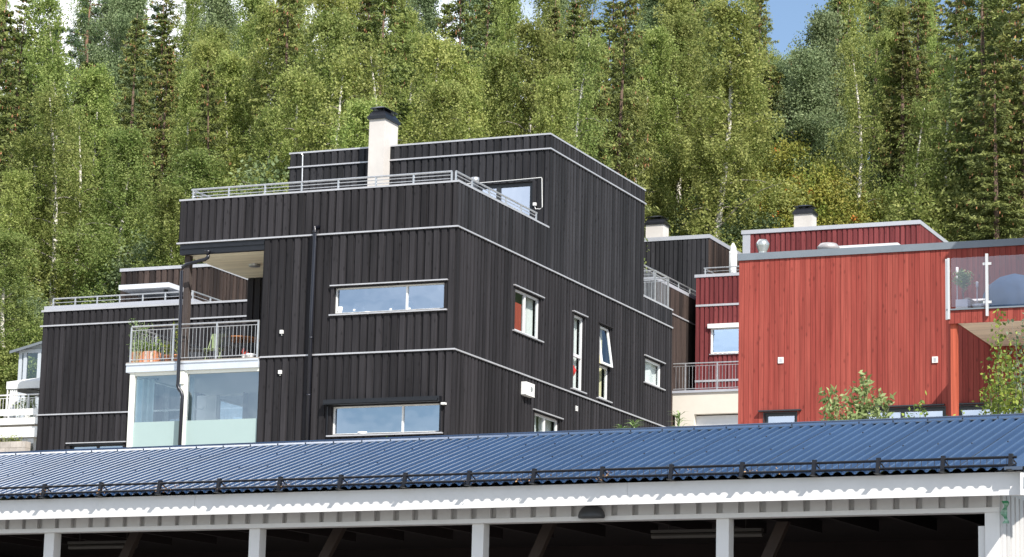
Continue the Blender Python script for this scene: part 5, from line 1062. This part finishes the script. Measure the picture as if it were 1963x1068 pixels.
o = leafclump([(-Lp/2+Lp*i/9, 0, .40+.10*math.sin(i*1.7)) for i in range(10)], 90, (.06, .07, .10), .055, .03, leafmat('herb_leaves', (.08, .17, .03), (.24, .36, .07), .3, .1), 81); o.parent = e_
e_ = thing('climbing_plant', hx(257, 640, vD+.1), vD+.16, zD, 'loose climbing plant over the left corner of the balcony railing', 'plant')
mb = MB(); 
for i in range(5): mb.tube([(.03*i, 0, .0), (-.05+.08*i, .02, .6), (-.1+.12*i, 0, 1.0+.1*(i % 2))], .006, 4, cap=False)
o = mb.build('stem', GREENP); o.parent = e_; o = leafclump([(-.08+.09*(i % 6), 0, .45+.1*(i//2)) for i in range(14)], 26, (.07, .05, .06), .05, .028, APPL, 82); o.parent = e_
for (x, hgt, lab, sd) in ((322, .2, 'terracotta pot with bushy plant beside the long planter', 83), (338, .75, 'terracotta pot with a tall climbing plant beside the black downpipe', 84)):
    e_ = thing('potted_plant', hx(x, 685, vF+.3), vF+.3, zD, lab, 'plant'); mb = MB(); mb.lathe((0, 0, 0), [(.07, 0), (.10, .18), (.11, .18), (.11, .21), (.02, .2)], 14); o = mb.build('pot', TERRA, smooth=True); o.parent = e_
    o = leafclump([(0, 0, .25+hgt*k/6) for k in range(7)], 34, (.07, .06, .06), .055, .03, YELL, sd); o.parent = e_
# folding chair
e_ = thing('folding_chair', hx(410, 690, vF+1.1), vF+1.1, zD, 'pale green folding chair standing on the balcony left of the table', 'chair')
mb = MB(); 
for i in range(5): mb.box(-.2, .2, -.2+i*.085, -.135+i*.085, .44, .455)
o = mb.build('seat', GREENP); o.parent = e_; mb = MB()
for i in range(5): mb.box(-.2+i*.085, -.15+i*.085, .21, .23, .5, .86)
mb.box(-.21, .21, .205, .235, .86, .9); o = mb.build('backrest', GREENP); o.parent = e_
for sx_ in (-.2, .2):
    for p, q in (((sx_, .22, .88), (sx_, -.2, 0)), ((sx_, -.2, .44), (sx_, .25, 0))): mb = MB(); mb.tube([p, q], .011, 6); o = mb.build('leg', GREENP); o.parent = e_
# round table
e_ = thing('round_table', hx(462, 660, vF+1.3), vF+1.3, zD, 'round brown wooden table on the balcony behind the railing', 'table')
mb = MB(); mb.lathe((0, 0, .70), [(.50, 0), (.52, .01), (.52, .035), (.01, .036)], 28); o = mb.build('tabletop', TABLE); o.parent = e_
for a in (.8, 2.4, 3.9, 5.5): mb = MB(); mb.tube([(.12*math.cos(a), .12*math.sin(a), .70), (.33*math.cos(a), .33*math.sin(a), 0)], .015, 6); o = mb.build('leg', BLACK); o.parent = e_
def dining_chair(x, v, rz, lab):
    e_ = thing('garden_chair', hx(x, 680, v), v, zD, lab, 'chair', 'dark garden chairs on the balcony'); e_.rotation_euler = (0, 0, AZ+rz); mb = MB(); mb.box(-.22, .22, -.22, .22, .42, .45); o = mb.build('seat', DARK); o.parent = e_
    mb = MB(); [mb.box(-.21+i*.06, -.18+i*.06, .2, .225, .45, .86) for i in range(8)]; mb.box(-.22, .22, .2, .23, .84, .88); o = mb.build('backrest', DARK); o.parent = e_
    for a in (-.2, .2):
        for b in (-.2, .2): mb = MB(); mb.tube([(a, b, .42), (a*1.1, b*1.1, 0)], .012, 6); o = mb.build('leg', DARK); o.parent = e_
dining_chair(375, vF+1.0, 2.0, 'dark garden chair behind the black downpipe on the balcony'); dining_chair(440, vF+.75, 2.9, 'dark garden chair drawn up before the round table'); dining_chair(483, vF+1.9, .2, 'dark garden chair behind the round table by the wall')
e_ = thing('flower_pot', hx(469, 682, vF+.15), vF+.15, zD, 'red and white flower pot at the foot of the right end of the railing', 'pot'); mb = MB(); mb.lathe((0, 0, 0), [(.06, 0), (.085, .11), (.02, .11)], 12); o = mb.build('pot', WHITE); o.parent = e_; o = leafclump([(0, 0, .16)], 40, (.05, .04, .04), .04, .03, mat('red_flowers', (.6, .06, .04), .6), 86, 'flowers'); o.parent = e_
vase('flower_pot', 480, 684, .12, P_cup, 'plain white pot in the corner where the railing meets the wall', 'pot', vF+.15, zD)
# ================================================================== things on the red balcony
vq = vbf+.22; zB_ = zdk
def qx(x, v=None): return hx(x, 560, v or vq)
e_ = thing('topiary', qx(1846), vq, zB_, 'ball-shaped bay tree in a square white pot behind the glass railing', 'potted tree')
mb = MB(); mb.box(-.13, .13, -.13, .13, 0, .22); o = mb.build('pot', OR); o.parent = e_
mb = MB(); mb.tube([(0, 0, .2), (.02, 0, .4), (0, .02, .62)], .012, 6); mb.tube([(.02, 0, .2), (-.02, 0, .42), (.01, .0, .62)], .009, 6); o = mb.build('stem', GBARK); o.parent = e_
o = leafclump([(.13*math.cos(i)*math.sin(i*1.3), .12*math.sin(i), .68+.11*math.cos(i*1.3)) for i in range(24)], 24, (.05, .05, .05), .075, .032, APPL, 91); o.parent = e_
vase('wicker_lantern', 1855, 580, .32, [(.06, 0), (.15, .25), (.175, .5), (.14, .8), (.05, 1)], 'round wicker lantern behind the white square pot on the red balcony', 'lantern', vq+.3, zB_, m=WICK, n=20)
e_ = thing('bowl_planter', qx(1878), vq, zB_, 'low white bowl with a small plant on the red balcony beside the middle glass post', 'planter'); mb = MB(); mb.lathe((0, 0, 0), [(.10, 0), (.16, .08), (.165, .11), (.02, .1)], 18); o = mb.build('bowl', OR, smooth=True); o.parent = e_; o = leafclump([(.05, 0, .14)], 40, (.05, .04, .04), .06, .02, APPL, 92); o.parent = e_
for (x, y, l_) in ((1835, 512, 'taller white garden torch behind the bay tree on the red balcony'), (1873, 540, 'shorter white garden torch between the bay tree and the middle glass post')):
    v_ = vq+.1; zt_ = H.V(x, y, v_)[1]; e_ = thing('garden_torch', hx(x, 560, v_), v_, zB_, l_, 'torch', 'white garden torches on the red balcony'); mb = MB(); mb.tube([(0, 0, 0), (0, 0, zt_-zB_-.12)], .011, 6); o = mb.build('pole', WHITE, smooth=True); o.parent = e_; mb = MB(); mb.lathe((0, 0, zt_-zB_-.13), [(.015, 0), (.028, .03), (.028, .12), (.01, .13)], 10); o = mb.build('torch_head', WHITE, smooth=True); o.parent = e_
v_ = vbf+1.3; e_ = thing('covered_barbecue', qx(1945, v_), v_, zB_, 'large blue-grey fabric cover over a barbecue behind the right glass panel', 'barbecue')
rg = np.random.default_rng(5); mb = MB(); n = 28; prof_ = [(.62, 0), (.66, .3), (.6, .55), (.5, .75), (.3, .92), (.02, 1.0)]; base_ = []
for r_, z in prof_:
    for k in range(n): rr = r_*(1+.05*math.sin(k*2.2+z*3)); base_.append((rr*math.cos(2*PI*k/n)*1.1, rr*.6*math.sin(2*PI*k/n), z*.95))
mb.v = base_
for i in range(len(prof_)-1):
    for k in range(n): mb.f.append((i*n+k, i*n+(k+1) % n, (i+1)*n+(k+1) % n, (i+1)*n+k)); mb.r.append(.5); mb.m.append(0)
o = mb.build('cover', DARKBLUE, smooth=True); o.parent = e_
mb = MB(); mb.box(-.9, -.55, -.2, .15, .36, .40); mb.tube([(-.85, -.1, 0), (-.85, -.1, .36)], .012, 6); o = mb.build('side_shelf', WHITE); o.parent = e_
# ================================================================== left edge: garden on the slope
vL = H.D(40, 800, 84)[1]
def LX(x, y=780, v=None): return H.V(x, y, v or vL)[0]
def LZ(y, x=40, v=None): return H.V(x, y, v or vL)[1]
e_ = Root('garden_fence', H, LX(0), vL, 10.4, 'white horizontal board fence and steps at the left edge below the gazebo', 'fence')
for (y0, y1, m_) in ((784, 796, WHITE), (803, 815, WHITE), (820, 840, WHITE)):
    mb = MB(); mb.box(LX(-40), LX(110), vL-.03 if y0 < 800 else vL-.2, vL+.03, LZ(y1), LZ(y0)); mb.build('board', m_, e_)
mb = MB(); mb.box(LX(-40), LX(110), vL+.06, vL+.12, LZ(840), LZ(800), .5); mb.build('back_panel', mat('pale_beige_paint', (.62, .56, .50), .7), e_)
for x in (6, 66): mb = MB(); mb.box(LX(x)-.05, LX(x)+.05, vL+.13, vL+.2, 10.4, LZ(784)); mb.build('post', WHITE, e_)
e_ = Root('garden_railing', H, LX(0), vL+.5, LZ(795), 'thin white metal railing in front of the white gazebo', 'railing')
baluster(e_, (LX(-40), vL+.5), (LX(120), vL+.5), LZ(795, v=vL+.5), LZ(757, v=vL+.5), [1.5, 2.6], step=.11, name='balusters', m=WHITE)
e_ = Root('block_wall', H, LX(40), vL-.6, 10.2, 'pale concrete block wall at the left edge just above the blue roof', 'wall')
mb = MB(); z = 10.2; i = 0; zt_ = LZ(846, v=vL-.6)
while zt_-i*.2 > 10.2:
    a = LX(5)-(.2 if i % 2 else 0)
    while a < LX(70): mb.box(max(a, LX(5)), min(a+.39, LX(73)), vL-.6-random.uniform(0, .012), vL-.3, zt_-(i+1)*.2+.008, zt_-i*.2, random.random()); a += .4
    i += 1
mb.build('blocks', STONE, e_); slab(e_, LX(5), LX(72.5), vL-.57, vL-.31, 10.2, zt_-.01, mat('mortar', (.25, .23, .21), .9), 'mortar')
mb = MB(); mb.box(LX(-14), LX(3), vL-.7, vL-.4, 10.0, LZ(838, v=vL-.6)); mb.build('pillar', WHITES, e_)
o = leafclump([(LX(12+i*6), vL-.4, zt_+.05+.04*(i % 3)) for i in range(8)], 30, (.12, .05, .06), .10, .02, YELL, 95, 'grass_tuft'); o.matrix_world = Matrix.Rotation(AZ, 4, 'Z'); tag(o, 'tufts of long grass growing on top of the block wall', 'grass')
e_ = thing('round_bush', LX(50, 775, vL+1.1), vL+1.1, LZ(795, v=vL+1.1), 'small round clipped green bush behind the white railing', 'bush'); o = leafclump([(.2*math.cos(i), .15*math.sin(i*1.7), .22+.16*math.sin(i)) for i in range(14)], 50, (.09, .08, .08), .06, .035, YELL, 96); o.parent = e_
# gazebo
vZ = vL+1.6; e_ = Root('garden_gazebo', H, LX(60, 760, vZ), vZ, LZ(795, v=vZ), 'white fabric garden gazebo with gathered side curtain at the left edge', 'gazebo')
g0, g1 = LX(13, 735, vZ), LX(150, 735, vZ); zt_, zm_, zl_ = LZ(731, v=vZ), LZ(742, v=vZ), LZ(796, v=vZ); zp_ = LZ(716, 110, v=vZ+1.2)
mb = MB(); mb.quad((g0, vZ, zt_), (g1, vZ, zt_+.0), ((g0+g1)/2+.4, vZ+1.4, zp_), ((g0+g1)/2-.1, vZ+1.4, zp_)); mb.quad((g0, vZ, zt_), (g0, vZ+2.8, zt_), ((g0+g1)/2-.1, vZ+1.4, zp_), ((g0+g1)/2-.1, vZ+1.4, zp_))
mb.box(g0, g1, vZ-.01, vZ+.01, zm_-.05, zt_); mb.box(g0-.01, g0+.01, vZ, vZ+2.8, zm_-.05, zt_); mb.build('canopy', WHITE, e_)
for (a, b) in ((g0+.03, vZ+.03), (g1-.03, vZ+.03), (g0+.03, vZ+2.75)): mb = MB(); mb.tube([(a, b, zl_-.4), (a, b, zm_)], .025, 8); mb.build('pole', WHITE, e_)
mb = MB(); n = 22
for i in range(n):
    f = lambda q: (g0+.05+.30*q, vZ+.05+.04*math.sin(q*26)); p, q = f(i/n), f((i+1)/n); s1_, s2_ = .55+.1*(i/n), .55
    mb.quad((p[0]-.0, p[1], zl_-.2), (q[0], q[1], zl_-.2), (q[0]+.05, q[1], zm_), (p[0]+.05, p[1], zm_), i/n)
mb.build('curtain', CURT, e_, smooth=True)
mb = MB(); mb.tube([(g0+.5, vZ+.1, zm_), (g1, vZ+1.0, zm_-.35)], .02, 6); mb.build('roof_brace', DARK, e_)
# conservatory
vC = vL+4.2; e_ = Root('conservatory', H, LX(60, 700, vC), vC, 12, 'grey-framed glass conservatory peeping out left of the black house', 'conservatory')
c0, c1 = LX(37, 700, vC), LX(170, 700, vC); zc1, zc0 = LZ(671, 40, vC), LZ(757, 40, vC)
GF = mat('grey_white_frame', (.46, .50, .54), .5)
mb = MB()
for x in (39, 48, 75, 112, 150): a = LX(x, 710, vC); mb.box(a-.06, a+.06, vC-.04, vC+.06, zc0-1.5, zc1)
mb.box(c0, c1, vC-.05, vC+.07, zc1-.12, zc1); mb.box(c0, c1, vC-.045, vC+.065, zc0-.02, zc0+.1); mb.build('frame', GF, e_)
mb = MB(); mb.quad((c0, vC, zc0), (c1, vC, zc0), (c1, vC, zc1-.1), (c0, vC, zc1-.1)); mb.build('pane', glass('conservatory_glass', .10, (.8, .85, .86)), e_)
slab(e_, c0, c1, vC+.3, vC+2.8, zc0-1.6, zc0-.1, WHITE, 'base_wall'); slab(e_, c0+.2, c1, vC+2.6, vC+2.7, zc0, zc1, mat('pale_back_wall', (.55, .54, .50), .8), 'inner_wall')
zr1_ = LZ(657, 84, vC); mb = MB(); k = (zr1_-zc1)/(LX(84, 660, vC)-c0)
for (z_o, m_) in ((0, 0),):
    mb.poly([(c0-.25, vC-.25, zc1-.25*k), (c1, vC-.25, zc1+k*(c1-c0)), (c1, vC+3, zc1+k*(c1-c0)), (c0-.25, vC+3, zc1-.25*k)]); mb.poly([(c0-.25, vC-.25, zc1-.25*k-.09), (c1, vC-.25, zc1+k*(c1-c0)-.09), (c1, vC-.25, zc1+k*(c1-c0)), (c0-.25, vC-.25, zc1-.25*k)])
mb.build('roof', mat('grey_roof', (.16, .18, .20), .5), e_)
mb = MB(); mb.poly([(c0, vC, zc1), (c1, vC, zc1), (c1, vC, zc1+k*(c1-c0)-.09)]); mb.build('gable_pane', mat('milky_pane', (.5, .56, .6), .4), e_)
